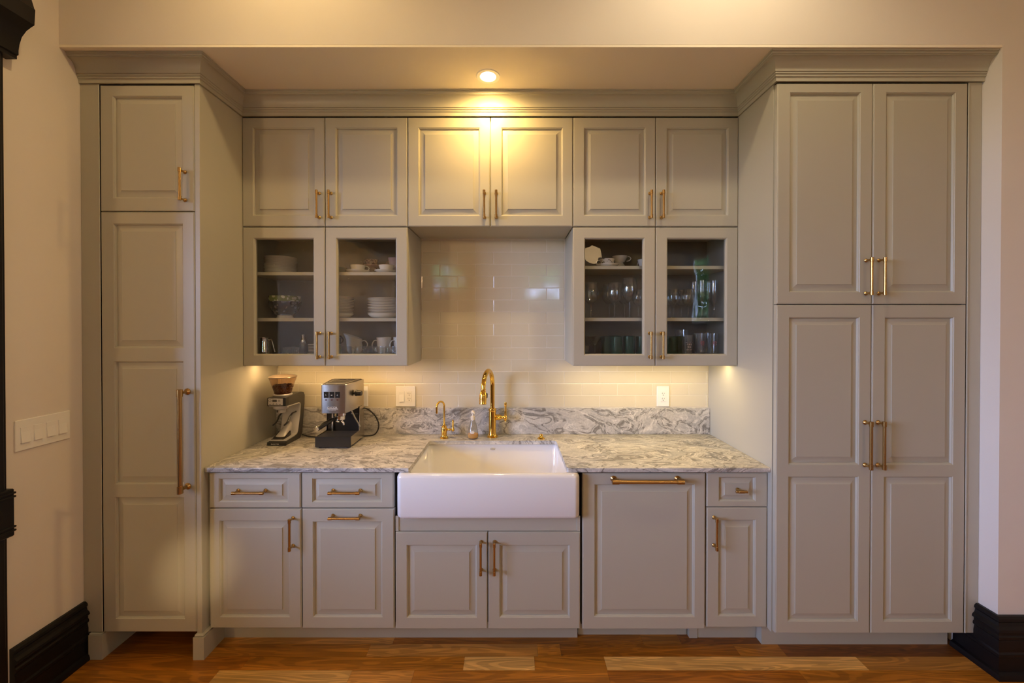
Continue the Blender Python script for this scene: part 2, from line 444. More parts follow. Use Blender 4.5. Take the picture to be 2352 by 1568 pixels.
# ------------------------------------------------------------------ mesh helpers
class MB:
    def __init__(self):
        self.bm = bmesh.new()

    def face(self, pts):
        vs = [self.bm.verts.new(p) for p in pts]
        return self.bm.faces.new(vs)

    def box(self, x0, x1, y0, y1, z0, z1, bev=0.0, seg=1):
        if x1 < x0: x0, x1 = x1, x0
        if y1 < y0: y0, y1 = y1, y0
        if z1 < z0: z0, z1 = z1, z0
        v = [self.bm.verts.new((x, y, z)) for x in (x0, x1) for y in (y0, y1) for z in (z0, z1)]
        q = ((0, 1, 3, 2), (4, 6, 7, 5), (0, 4, 5, 1), (2, 3, 7, 6), (0, 2, 6, 4), (1, 5, 7, 3))
        fs = [self.bm.faces.new([v[i] for i in f]) for f in q]
        if bev:
            es = list({e_ for f in fs for e_ in f.edges})
            bmesh.ops.bevel(self.bm, geom=es, offset=bev, segments=seg, affect='EDGES', profile=0.5)
        return self

    def loft(self, rings, closed=True, cap0=True, cap1=True):
        """rings: lists of points of equal length"""
        vr = [[self.bm.verts.new(p) for p in r] for r in rings]
        n = len(vr[0])
        for a, b in zip(vr, vr[1:]):
            for i in range(n if closed else n - 1):
                j = (i + 1) % n
                self.bm.faces.new((a[i], a[j], b[j], b[i]))
        if closed and cap0:
            self.bm.faces.new(list(reversed(vr[0])))
        if closed and cap1:
            self.bm.faces.new(vr[-1])
        return self

    def lathe(self, prof, c=(0, 0, 0), seg=20, axis='Z', sx=1.0, sy=1.0):
        """prof: (radius, height) pairs; a radius of 0 closes to a point"""
        mat = {'Z': Matrix.Identity(3), 'X': Matrix.Rotation(R(90), 3, 'Y'), 'Y': Matrix.Rotation(R(-90), 3, 'X')}[axis] if isinstance(axis, str) \
            else Vector((0, 0, 1)).rotation_difference(Vector(axis)).to_matrix()
        c = Vector(c)
        prev = None
        for r, h in prof:
            if r < 1e-6:
                cur = [self.bm.verts.new(c + mat @ Vector((0, 0, h)))]
            else:
                cur = [self.bm.verts.new(c + mat @ Vector((r * sx * math.cos(2 * PI * i / seg), r * sy * math.sin(2 * PI * i / seg), h))) for i in range(seg)]
            if prev:
                if len(prev) == 1 and len(cur) > 1:
                    for i in range(seg):
                        self.bm.faces.new((prev[0], cur[(i + 1) % seg], cur[i]))
                elif len(cur) == 1 and len(prev) > 1:
                    for i in range(seg):
                        self.bm.faces.new((prev[i], prev[(i + 1) % seg], cur[0]))
                elif len(cur) > 1:
                    for i in range(seg):
                        j = (i + 1) % seg
                        self.bm.faces.new((prev[i], prev[j], cur[j], cur[i]))
            prev = cur
        return self

    def tube(self, pts, rad, seg=12, cap=True):
        pts = [Vector(p) for p in pts]
        n = len(pts)
        rads = rad if isinstance(rad, (list, tuple)) else [rad] * n
        tang = []
        for i in range(n):
            t = (pts[min(i + 1, n - 1)] - pts[max(i - 1, 0)])
            tang.append(t.normalized())
        up = Vector((0, 0, 1)) if abs(tang[0].z) < 0.9 else Vector((1, 0, 0))
        nrm = tang[0].cross(up).normalized()
        rings = []
        for i in range(n):
            if i:
                q = tang[i - 1].rotation_difference(tang[i])
                nrm = (q @ nrm).normalized()
            b = tang[i].cross(nrm)
            rings.append([pts[i] + (nrm * math.cos(2 * PI * k / seg) + b * math.sin(2 * PI * k / seg)) * rads[i] for k in range(seg)])
        self.loft(rings, True, cap, cap)
        return self

    def prism(self, poly, lo, hi, plane='YZ', bev=0.0):
        """extrude a polygon given in a plane along the remaining axis"""
        def P(a, b, c):
            return {'YZ': (c, a, b), 'XZ': (a, c, b), 'XY': (a, b, c)}[plane]
        v0 = [self.bm.verts.new(P(a, b, lo)) for a, b in poly]
        v1 = [self.bm.verts.new(P(a, b, hi)) for a, b in poly]
        n = len(poly)
        fs = [self.bm.faces.new(v0), self.bm.faces.new(list(reversed(v1)))]
        for i in range(n):
            j = (i + 1) % n
            fs.append(self.bm.faces.new((v0[j], v0[i], v1[i], v1[j])))
        if bev:
            es = list({e_ for f in fs[:2] for e_ in f.edges})
            bmesh.ops.bevel(self.bm, geom=es, offset=bev, segments=2, affect='EDGES', profile=0.5)
        return self

    def mesh(self, name, smooth=35):
        bmesh.ops.recalc_face_normals(self.bm, faces=self.bm.faces)
        me = bpy.data.meshes.new(name)
        self.bm.to_mesh(me)
        self.bm.free()
        if smooth:
            me.polygons.foreach_set('use_smooth', [True] * len(me.polygons))
            me.set_sharp_from_angle(angle=R(smooth))
        return me


def world_loc(o):
    v = Vector((0, 0, 0))
    while o is not None:
        v += o.location
        o = o.parent
    return v


def put(name, mb, mat, parent=None, local=False, kind=None, smooth=35, label=None):
    """one mesh object; the builder works in world metres unless local (then in the parent's frame)"""
    me = mb.mesh(name, smooth)
    o = bpy.data.objects.new(name, me)
    me.materials.append(M[mat] if isinstance(mat, str) else mat)
    COL.objects.link(o)
    if parent is not None:
        o.parent = parent
        if not local:
            me.transform(Matrix.Translation(-world_loc(parent)))
    if kind:
        o['kind'] = kind
    if label:
        o['label'] = label
    return o


def thing(name, label, cat, loc, group=None, rotz=0.0):
    o = bpy.data.objects.new(name, None)
    o.empty_display_size = 0.05
    o.location = loc
    o.rotation_euler = (0, 0, rotz)
    o['label'] = label
    o['category'] = cat
    if group:
        o['group'] = group
    COL.objects.link(o)
    return o


def tag(o, label, cat, group=None):
    o['label'] = label
    o['category'] = cat
    if group:
        o['group'] = group
    return o


def dup(root, loc, label=None, rotz=None, group=None):
    r = root.copy()
    COL.objects.link(r)
    r.location = loc
    if rotz is not None:
        r.rotation_euler = (0, 0, rotz)
    if label:
        r['label'] = label
    if group:
        r['group'] = group
    for ch in list(root.children):
        c = ch.copy(); COL.objects.link(c); c.parent = r
        for g2 in list(ch.children):
            d = g2.copy(); COL.objects.link(d); d.parent = c
    return r


def rect_loops(mb, x0, x1, z0, z1, yf, prof, fill=True):
    """nested rectangles (inset, depth behind yf), joined"""
    prev = None
    for ins, dep in prof:
        y = yf + dep
        cur = [mb.bm.verts.new(p) for p in ((x0 + ins, y, z0 + ins), (x1 - ins, y, z0 + ins), (x1 - ins, y, z1 - ins), (x0 + ins, y, z1 - ins))]
        if prev:
            for i in range(4):
                j = (i + 1) % 4
                mb.bm.faces.new((prev[i], prev[j], cur[j], cur[i]))
        prev = cur
    if fill:
        mb.bm.faces.new(prev)
    return mb


TH = 0.021


def door(parent, x0, x1, z0, z1, yf, openings, glass=False, name='door', label=None, inset=0.036):
    """framed door: the frame is one part, each raised panel (or the pane) a sub-part"""
    mb = MB()
    c = 0.0035
    rect_loops(mb, x0, x1, z0, z1, yf, [(0, TH), (0, 0.004), (0.0012, 0.0022), (c, 0.0018), (c + 0.001, 0.0)], fill=False)
    i = c + 0.001
    X0, X1, Z0, Z1 = x0 + i, x1 - i, z0 + i, z1 - i
    ox0, ox1 = openings[0][0], openings[0][1]
    y = yf
    mb.face([(X0, y, Z0), (ox0, y, Z0), (ox0, y, Z1), (X0, y, Z1)])
    mb.face([(ox1, y, Z0), (X1, y, Z0), (X1, y, Z1), (ox1, y, Z1)])
    zs = sorted(openings, key=lambda o_: o_[2])
    lo = Z0
    for o_ in zs + [None]:
        hi = Z1 if o_ is None else o_[2]
        mb.face([(ox0, y, lo), (ox1, y, lo), (ox1, y, hi), (ox0, y, hi)])
        if o_ is not None:
            lo = o_[3]
    for (a0, a1, b0, b1) in openings:
        rect_loops(mb, a0, a1, b0, b1, yf, [(0, 0), (0.0015, 0.0022), (0.004, 0.003), (0.0075, 0.0095), (0.0075, TH)], fill=False)
    # back of the frame
    rect_loops(mb, x0, x1, z0, z1, yf, [(0, TH), (0.02, TH)], fill=False)
    bmesh.ops.remove_doubles(mb.bm, verts=mb.bm.verts, dist=1e-6)
    d = put(name, mb, 'cab', parent, smooth=20, label=label)
    for (a0, a1, b0, b1) in openings:
        pm = MB()
        if glass:
            pm.box(a0 + 0.005, a1 - 0.005, yf + 0.013, yf + 0.016, b0 + 0.005, b1 - 0.005)
            put('pane', pm, 'pane', d)
        else:
            rect_loops(pm, a0, a1, b0, b1, yf, [(0.006, 0.016), (0.006, 0.0115), (0.011, 0.0110), (inset, 0.0042), (inset + 0.0008, 0.0020), (inset + 0.002, 0.0016)])
            put('panel', pm, 'cab', d, smooth=15)
    return d


def bar_pull(parent, x, z, yf, length, axis='Z', proj=0.032, r=0.0058, name='handle', label=None):
    mb = MB()
    y = yf - proj
    h = length / 2
    ax_ = (0, 0, 1) if axis == 'Z' else (1, 0, 0)
    cr = r * 1.28
    cl = r * 3.6
    prof = [(0, -h), (cr * 0.8, -h), (cr, -h + 0.0012), (cr, -h + cl - 0.001), (r, -h + cl), (r, h - cl), (cr, h - cl + 0.001), (cr, h - 0.0012), (cr * 0.8, h), (0, h)]
    mb.lathe(prof, (x, y, z), 14, ax_)
    for s in (-1, 1):
        o_ = s * (h - cl * 0.5)
        px, pz = (x, z + o_) if axis == 'Z' else (x + o_, z)
        q = r / 0.0058
        mb.lathe([(0, 0), (0.0095 * q, 0), (0.0095 * q, 0.003), (0.0065 * q, 0.007), (0.0045 * q, 0.011), (0.0045 * q, proj)], (px, yf + 0.0005, pz), 12, (0, -1, 0))
    return put(name, mb, 'pull', parent, label=label)


def text_mesh(txt, size, mat, parent, loc, rot=(R(90), 0, 0), name='lettering', ext=0.0003, space=1.0, xs=1.0):
    cu = bpy.data.curves.new(name, 'FONT')
    cu.body = txt
    cu.size = size
    cu.extrude = ext
    cu.align_x = 'CENTER'
    cu.align_y = 'CENTER'
    cu.space_character = space
    tmp = bpy.data.objects.new(name, cu)
    COL.objects.link(tmp)
    dg = bpy.context.evaluated_depsgraph_get()
    me = bpy.data.meshes.new_from_object(tmp.evaluated_get(dg))
    bpy.data.objects.remove(tmp)
    me.materials.clear()
    me.materials.append(M[mat])
    me.transform(Matrix.Diagonal((xs, 1, 1, 1)))
    o = bpy.data.objects.new(name, me)
    COL.objects.link(o)
    o.parent = parent
    o.location = loc
    o.rotation_euler = rot
    return o


# ================================================================== THE ROOM
def holed_wall(name, wall, holes):
    """wall slab with rectangular openings; wall = (axis, pos, a0, a1, z0, z1, thickness outwards)"""
    axn, pos, a0, a1, z0, z1, t = wall
    mb = MB()
    cuts = sorted(holes)
    def slab(u0, u1, b0, b1):
        if axn == 'X':
            mb.box(pos, pos + t, u0, u1, b0, b1)
        else:
            mb.box(u0, u1, pos, pos + t, b0, b1)
    cur = a0
    for (h0, h1, b0, b1) in cuts:
        slab(cur, h0, z0, z1)
        slab(h0, h1, z0, b0)
        slab(h0, h1, b1, z1)
        cur = h1
    slab(cur, a1, z0, z1)
    return put(name, mb, 'room_wall', None, kind='structure', smooth=0)


mb = MB()
mb.box(WL - 0.12, WL, OPEN_Y1, 0.12, 0, CEIL)
mb.box(WL - 0.12, WL, OPEN_Y0, OPEN_Y1, 2.72, CEIL)
mb.box(WL - 0.12, WL, ROOM_B, OPEN_Y0, 0, CEIL)
put('wall_left', mb, 'wall', kind='structure', smooth=0)
mb = MB(); mb.box(SIDE_L, WL - 0.12, -0.72, -0.6, 0, CEIL); mb.box(SIDE_L, WL - 0.12, -5.6, -5.48, 0, CEIL)
put('wall_side_room', mb, 'room_wall', kind='structure', smooth=0)
mb = MB(); mb.box(WL, JR, HY, 0.12, NICHE_Z + 0.012, CEIL); put('wall_header', mb, 'wall', kind='structure', smooth=0)
mb = MB(); mb.box(WL, JR, HY + 0.0005, 0.12, NICHE_Z, NICHE_Z + 0.0118); put('ceiling_niche', mb, 'white_wall', kind='structure', smooth=0)
mb = MB(); mb.box(JR, ROOM_R + 0.12, HY, 0.12, 0, CEIL); put('wall_front', mb, 'wall', kind='structure', smooth=0)
holed_wall('wall_right', ('X', ROOM_R, ROOM_B, HY, 0, CEIL, 0.12), [(a0, a1, z0, z1) for wl, a0, a1, z0, z1 in WINDOWS if wl == 'right'])
holed_wall('wall_left_far', ('X', SIDE_L, -5.6, -0.6, 0, CEIL, -0.12), [(a0, a1, z0, z1) for wl, a0, a1, z0, z1 in WINDOWS if wl == 'left'])
holed_wall('wall_rear', ('Y', ROOM_B, WL - 0.12, ROOM_R + 0.12, 0, CEIL, -0.12), [(a0, a1, z0, z1) for wl, a0, a1, z0, z1 in WINDOWS if wl == 'rear'])
mb = MB(); mb.box(SIDE_L - 0.12, ROOM_R + 0.12, ROOM_B - 0.12, 0.12, CEIL, CEIL + 0.1); put('ceiling', mb, 'white_wall', kind='structure', smooth=0)

# windows: frame, muntins, panes, an inside sill
for k, (wl, a0, a1, z0, z1) in enumerate(WINDOWS):
    fr, pn = MB(), None
    def bx(m_, u0, u1, b0, b1, d0, d1):
        if wl == 'left':
            m_.box(SIDE_L - d0, SIDE_L - d1, u0, u1, b0, b1)
        elif wl == 'right':
            m_.box(ROOM_R + d0, ROOM_R + d1, u0, u1, b0, b1)
        else:
            m_.box(u0, u1, ROOM_B - d0, ROOM_B - d1, b0, b1)
    fw = 0.05
    bx(fr, a0, a0 + fw, z0, z1, 0.03, 0.08); bx(fr, a1 - fw, a1, z0, z1, 0.03, 0.08)
    bx(fr, a0 + fw, a1 - fw, z0, z0 + fw, 0.03, 0.08); bx(fr, a0 + fw, a1 - fw, z1 - fw, z1, 0.03, 0.08)
    zm = (z0 + z1) / 2
    bx(fr, a0 + fw, a1 - fw, zm - 0.02, zm + 0.02, 0.03, 0.08)
    wf = put('window_%d' % (k + 1), fr, 'plastic', kind='structure', smooth=0)
    for b0, b1 in ((z0 + fw, zm - 0.02), (zm + 0.02, z1 - fw)):
        pm = MB(); bx(pm, a0 + fw, a1 - fw, b0, b1, 0.052, 0.056)
        put('pane', pm, 'winpane', wf)
    sm = MB(); bx(sm, a0 - 0.06, a1 + 0.06, z0 - 0.03, z0, -0.04, 0.03)
    put('sill', sm, 'black_trim', wf)

# outdoors, seen only as reflections in the panes and tiles
mb = MB(); mb.box(-24, 20, -24, 8, -0.6, -0.5); put('ground', mb, 'lawn', kind='structure', smooth=0)
rng = random.Random(4)
vs, fs = [], []
for k in range(7600):
    if k % 2:
        c = Vector((rng.uniform(7.0, 8.6), rng.uniform(-15, -5.0), -0.5 + 5.5 * rng.random() ** 0.8))
    else:
        c = Vector((rng.uniform(-4.5, 6.5), rng.uniform(-13.5, -12), -0.5 + 6.5 * rng.random() ** 0.8))
    q = Matrix.Rotation(rng.uniform(0, 6.3), 3, 'Z') @ Matrix.Rotation(rng.uniform(0, 3.1), 3, 'X')
    s = rng.uniform(0.18, 0.32) if k % 2 else rng.uniform(0.26, 0.46)
    b = len(vs)
    vs += [tuple(c + q @ Vector(p) * s) for p in ((-1, 0, 0), (0, -0.5, 0.1), (1, 0, 0), (0, 0.5, 0.1))]
    fs.append((b, b + 1, b + 2, b + 3))
me = bpy.data.meshes.new('hedge'); me.from_pydata(vs, [], fs); me.materials.append(M['foliage'])
hedge = bpy.data.objects.new('hedge', me); COL.objects.link(hedge)
hedge['kind'] = 'stuff'; hedge['label'] = 'leafy green hedge outside, mirrored in the right glass cabinet door'; hedge['category'] = 'hedge'

# floor: sub-floor plus individual planks where they can be told apart
mb = MB(); mb.box(SIDE_L - 0.12, ROOM_R + 0.12, ROOM_B - 0.12, 0.12, -0.06, -0.016)
floor = put('floor', mb, 'wood', kind='structure', smooth=0)
floor.color = (0.20, 0.085, 0.018, 1)
PW = 0.0755
unit = MB(); unit.box(-0.5, 0.5, -0.5, 0.5, -1.0, 0.0)
unit_me = unit.mesh('plank', 0)
unit_me.materials.append(M['wood'])
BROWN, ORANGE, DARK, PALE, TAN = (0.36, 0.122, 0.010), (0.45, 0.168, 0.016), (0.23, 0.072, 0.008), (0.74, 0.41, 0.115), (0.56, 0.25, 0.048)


def plank(xa, xb, ya, yb, col):
    o = bpy.data.objects.new('plank', unit_me)
    COL.objects.link(o)
    o.parent = floor
    o.location = ((xa + xb) / 2, (ya + yb) / 2, 0)
    o.scale = (xb - xa - 0.0007, yb - ya - 0.0007, 0.016)
    k = rng.uniform(0.9, 1.1)
    o.color = (col[0] * k, col[1] * k, col[2] * k, 1)


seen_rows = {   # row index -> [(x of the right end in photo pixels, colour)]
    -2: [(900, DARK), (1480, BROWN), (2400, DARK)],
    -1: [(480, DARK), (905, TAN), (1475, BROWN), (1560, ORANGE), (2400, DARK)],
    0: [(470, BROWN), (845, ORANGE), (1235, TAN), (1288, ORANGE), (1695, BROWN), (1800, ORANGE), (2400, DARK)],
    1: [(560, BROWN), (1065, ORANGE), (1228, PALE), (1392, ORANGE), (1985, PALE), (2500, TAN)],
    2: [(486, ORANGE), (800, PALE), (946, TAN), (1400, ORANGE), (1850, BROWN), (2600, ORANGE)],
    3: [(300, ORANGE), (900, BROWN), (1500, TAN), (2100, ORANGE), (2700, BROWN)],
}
row = -5
while True:
    yb = -0.539 - PW * row
    ya = yb - PW
    if yb < -2.4:
        break
    if row in seen_rows:
        xa = WL
        for px, col in seen_rows[row]:
            xb = ax(px, (ya + yb) / 2)
            xb = (px - CX) / F * ((ya + yb) / 2 - CAM_Y)
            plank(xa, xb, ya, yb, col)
            xa = xb
        x_end = xa
    else:
        x_end = WL
    while x_end < ROOM_R - 0.02:
        xb = min(ROOM_R, x_end + rng.uniform(0.5, 1.3))
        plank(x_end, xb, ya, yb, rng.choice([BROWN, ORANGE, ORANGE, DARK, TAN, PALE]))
        x_end = xb
    row += 1
far = MB(); far.box(WL, ROOM_R, ROOM_B, yb, -0.016, 0.0); far.box(SIDE_L, WL, -5.5, -0.7, -0.016, 0.0)
far = put('plank', far, 'wood', floor); far['kind'] = 'stuff'; far.color = (0.28, 0.11, 0.02, 1)

# unseen block added in the side room to shade the low cabinet fronts
blocker = thing('light_blocker', 'long dark light blocker added unseen in the side room', 'light_blocker', (-2.62, -3.0, 0))
mb = MB(); mb.box(-2.84, -2.40, -4.85, -1.22, 0.12, 0.85, 0.003); put('body', mb, 'black_trim', blocker)
mb = MB(); mb.box(-2.86, -2.38, -4.88, -1.19, 0.85, 0.89, 0.003); put('top', mb, 'black_trim', blocker)
for y_ in (-4.7, -3.0, -1.36):
    for x_ in (-2.78, -2.46):
        mb = MB(); mb.box(x_ - 0.03, x_ + 0.03, y_ - 0.03, y_ + 0.03, 0, 0.12, 0.002); put('leg', mb, 'black_trim', blocker)

# black baseboards: tall moulded profile (projection from the wall, height)
BASE_PROF = [(0, 0.276), (0.012, 0.276), (0.020, 0.268), (0.022, 0.258), (0.016, 0.250), (0.020, 0.236), (0.030, 0.226), (0.032, 0.216), (0.022, 0.208),
             (0.022, 0.196), (0.027, 0.190), (0.027, 0.180), (0.020, 0.172), (0.024, 0.150), (0.024, 0.120), (0.028, 0.112), (0.028, 0.100), (0.023, 0.094),
             (0.023, 0.030), (0.036, 0.024), (0.040, 0.010), (0.040, 0), (0, 0)]
mb = MB()
mb.loft([[(WL + p, y, z) for p, z in BASE_PROF] for y in (TL_Y - 0.001, -0.905)])
put('baseboard_left', mb, 'black_trim', kind='structure', smooth=25)
mb = MB()
rings = []
rings.append([(JR - p, -0.545, z) for p, z in BASE_PROF])
rings.append([(JR - p, HY - p, z) for p, z in BASE_PROF])
rings.append([(ROOM_R, HY - p, z) for p, z in BASE_PROF])
mb.loft(rings)
put('baseboard_right', mb, 'black_trim', kind='structure', smooth=25)

# dark door casing at the left edge, with a bracketed head and a turned block
cas = thing('door_casing', 'black stained door casing with bracketed head, at the far left edge', 'door casing', (WL, -1.0, 0))
cas['kind'] = 'structure'
mb = MB(); mb.box(WL, WL + 0.028, -1.10, -0.932, 0, 2.78); mb.box(WL + 0.028, WL + 0.038, -1.09, -0.944, 0, 2.78, 0.003)
put('post', mb, 'black_trim', cas)
mb = MB()
hp = [(0, 2.70), (0.045, 2.70), (0.045, 2.714), (0.052, 2.717), (0.052, 2.735), (0.056, 2.76), (0.066, 2.79), (0.085, 2.815), (0.105, 2.83), (0.118, 2.838), (0.122, 2.90), (0.118, 2.905), (0.09, 3.0), (0, 3.0)]
mb.prism([(WL + p, z) for p, z in hp], -1.16, -0.90, 'XZ')
put('head', mb, 'black_trim', cas, smooth=25)
mb = MB()
mb.box(WL + 0.001, WL + 0.045, -1.11, -0.918, 0.755, 0.948, 0.004)
for z in (0.775, 0.79, 0.912, 0.927):
    mb.box(WL + 0.04, WL + 0.050, -1.112, -0.916, z, z + 0.008, 0.002)
mb.lathe([(0.05, 0), (0.05, 0.008), (0.035, 0.012), (0.0, 0.016)], (WL + 0.044, -1.01, 0.85), 20, (1, 0, 0))
put('block', mb, 'black_trim', cas)

# back wall of the recess with its tiles
mb = MB(); mb.box(WL, JR, 0.0014, 0.12, 0, NICHE_Z)
wall_back = put('wall_back', mb, 'grout', kind='structure', smooth=0)
TILE_Z0, TH_, TW = 1.083, 0.0762, 0.2270
Z_U, Z_SPLIT, Z_TOP = 1.382, 2.156, 2.766
GXL, GXR = -0.580, 0.338


def tile_mesh(wd, ht):
    mb = MB()
    mb.box(-wd / 2, wd / 2, 0, 0.010, -ht / 2, ht / 2)
    es = [e_ for e_ in mb.bm.edges if all(v.co.y < 0.001 for v in e_.verts)]
    bmesh.ops.bevel(mb.bm, geom=es, offset=0.0022, segments=2, affect='EDGES', profile=0.5)
    me = mb.mesh('tile', 0)
    me.materials.append(M['tile'])
    return me


tcache = {}
for r_ in range(15):
    z0 = TILE_Z0 + r_ * TH_
    z1 = z0 + TH_
    if z0 > Z_SPLIT:
        break
    xa, xb = (XL, XR) if z0 < Z_U else (GXL, GXR)
    z1 = min(z1, Z_SPLIT)
    x = (-0.5707 if r_ % 2 == 0 else -0.4577) - 10 * TW
    while x < xb:
        a, b = max(x, xa), min(x + TW, xb)
        if b - a > 0.006:
            wd, ht = round(b - a - 0.0022, 4), round(z1 - z0 - 0.0022, 4)
            key = (wd, ht)
            if key not in tcache:
                tcache[key] = tile_mesh(wd, ht)
            o = bpy.data.objects.new('tile', tcache[key])
            COL.objects.link(o)
            o.parent = wall_back
            o.location = ((a + b) / 2, rng.uniform(-0.0004, 0.0004), (z0 + z1) / 2)
            o.rotation_euler = (rng.uniform(-0.0025, 0.0025), 0, rng.uniform(-0.002, 0.002))
        x += TW

# ================================================================== CABINETS
PB = -0.002   # backs of the cabinets stand just off the tiles / wall
# ---- left tall cabinet
tall_l = thing('tall_cabinet', 'tall grey cabinet on the left with three-panel door and one long brass pull', 'cabinet', ((WL + XL) / 2, TL_Y, 0))
fx0, fx1, fx2 = WL + 0.002, ax(233, TL_Y), ax(448, TL_Y)
mb = MB()
mb.box(fx1 - 0.004, fx2 + 0.002, TL_Y + TH + 0.003, PB, 0.118, Z_TOP)
put('body', mb, 'gap', tall_l, smooth=0)
mb = MB()
mb.box(fx0, fx1 - 0.0015, TL_Y, TL_Y + 0.03, 0.128, Z_TOP)
mb.box(fx1 - 0.0125, fx1 - 0.0015, TL_Y - 0.0025, TL_Y + 0.01, 0.128, Z_TOP, 0.002)
mb.box(fx0, fx1 - 0.006, TL_Y + 0.03, PB, 0.128, Z_TOP)
put('filler', mb, 'cab', tall_l, smooth=20)
mb = MB(); mb.box(fx2 + 0.003, XL, TL_Y, PB, 0.10, Z_TOP, 0.0015)
put('end_panel', mb, 'cab', tall_l, smooth=20)
mb = MB()
mb.box(fx0 + 0.03, fx1 + 0.003, TL_Y - 0.010, -0.40, 0, 0.118)
mb.box(fx0 + 0.03, fx1 - 0.001, TL_Y - 0.007, -0.40, 0.118, 0.124, 0.002)
put('plinth_block', mb, 'cab', tall_l, smooth=20)
mb = MB()
mb.box(fx2 - 0.008, XL + 0.017, TL_Y - 0.012, -0.500, 0, 0.108)
mb.box(fx2 - 0.005, XL + 0.014, TL_Y - 0.009, -0.500, 0.108, 0.120, 0.004)
put('foot', mb, 'cab', tall_l, smooth=20)
mb = MB(); mb.box(fx1, fx2 + 0.002, -0.37, -0.36, 0, 0.12)
put('toe_kick', mb, 'gap', tall_l)
zsp = az(485.5, TL_Y)
ox0, ox1 = ax(262, TL_Y), ax(421.5, TL_Y)
d = door(tall_l, fx1, fx2, zsp + 0.002, Z_TOP - 0.004, TL_Y, [(ox0, ox1, az(455, TL_Y), az(220, TL_Y))])
bar_pull(d, ax(427, TL_Y), az(422, TL_Y - 0.032), TL_Y, 0.155)
d = door(tall_l, fx1, fx2, az(1451, TL_Y), zsp - 0.002, TL_Y,
         [(ox0, ox1, az(799, TL_Y), az(513, TL_Y)), (ox0, ox1, az(1112, TL_Y), az(829, TL_Y)), (ox0, ox1, az(1421, TL_Y), az(1141, TL_Y))])
bar_pull(d, ax(430, TL_Y), az(1014, TL_Y - 0.045), TL_Y, 0.492, proj=0.045, r=0.0098, label='long thick brass appliance pull')

# ---- right tall cabinet
tall_r = thing('tall_cabinet', 'tall grey pantry cabinet on the right with two pairs of doors', 'cabinet', ((XR + JR) / 2, TR_Y, 0))
rx0, rxm, rx1 = ax(1783.5, TR_Y), ax(2002.5, TR_Y), ax(2219, TR_Y)
mb = MB(); mb.box(XR + 0.02, rx1 + 0.004, TR_Y + TH + 0.003, PB, 0.12, Z_TOP)
put('body', mb, 'gap', tall_r, smooth=0)
mb = MB(); mb.box(XR, XR + 0.019, TR_Y + TH + 0.002, PB, 0.12, Z_TOP)
put('end_panel', mb, 'cab', tall_r, smooth=20)
mb = MB()
mb.box(rx1 + 0.004, JR - 0.002, TR_Y + 0.004, TR_Y + 0.03, 0.132, Z_TOP)
mb.box(rx1 + 0.004, rx1 + 0.012, TR_Y, TR_Y + 0.01, 0.132, Z_TOP, 0.002)
mb.box(rx1 + 0.007, JR - 0.002, TR_Y + 0.03, PB, 0.132, Z_TOP)
put('filler', mb, 'cab', tall_r, smooth=20)
mb = MB(); mb.box(XR + 0.001, JR - 0.045, -0.541, -0.2, 0, 0.132)
put('toe_kick', mb, 'cab', tall_r)
zsp = az(699, TR_Y)
for k, (a, b) in enumerate(((rx0, rxm - 0.0017), (rxm + 0.0017, rx1))):
    o0, o1 = (ax(1812, TR_Y), ax(1974, TR_Y)) if k == 0 else (ax(2032, TR_Y), ax(2191, TR_Y))
    hx = rxm + (-0.031, 0.031)[k]
    d = door(tall_r, a, b, zsp + 0.002, Z_TOP - 0.004, TR_Y, [(o0, o1, az(671, TR_Y), az(212, TR_Y))])
    bar_pull(d, hx, az(634, TR_Y - 0.032), TR_Y, 0.178)
    d = door(tall_r, a, b, az(1454, TR_Y), zsp - 0.002, TR_Y, [(o0, o1, az(1067, TR_Y), az(728, TR_Y)), (o0, o1, az(1427, TR_Y), az(1094, TR_Y))])
    bar_pull(d, hx, az(1023.5, TR_Y - 0.034), TR_Y, 0.228, proj=0.034, r=0.0068)

# ---- wall cabinets above
UW = (XR - XL) / 6
UX = [XL + UW * k for k in range(7)]
wall_lab = ['upper left grey wall cabinet with two solid doors, above the plate cabinet',
            'upper centre grey wall cabinet with two solid doors, under the lit ceiling lamp',
            'upper right grey wall cabinet with two solid doors, above the drinking glasses']
for k in range(3):
    a, m_, b = UX[2 * k], UX[2 * k + 1], UX[2 * k + 2]
    t = thing('wall_cabinet', wall_lab[k], 'cabinet', ((a + b) / 2, U_Y, Z_SPLIT), 'solid wall cabinets')
    mb = MB(); mb.box(a + 0.0015, b - 0.0015, U_Y + TH + 0.003, PB + 0.009, Z_SPLIT + 0.003, Z_TOP)
    put('body', mb, 'cab', t, smooth=0)
    zt, zb = Z_TOP - 0.004, Z_SPLIT + 0.0025
    for j, (c0, c1) in enumerate(((a + 0.0015, m_ - 0.0015), (m_ + 0.0015, b - 0.0015))):
        if k == 1:
            c0, c1 = (c0, c1 - 0.001) if j == 0 else (c0 + 0.001, c1)
        d = door(t, c0, c1, zb, zt, U_Y, [(c0 + 0.058, c1 - 0.055, zb + 0.059, zt - 0.056)])
        bar_pull(d, m_ + (-0.033, 0.033)[j], az(468, U_Y - 0.03), U_Y, 0.154, proj=0.03, r=0.0058)

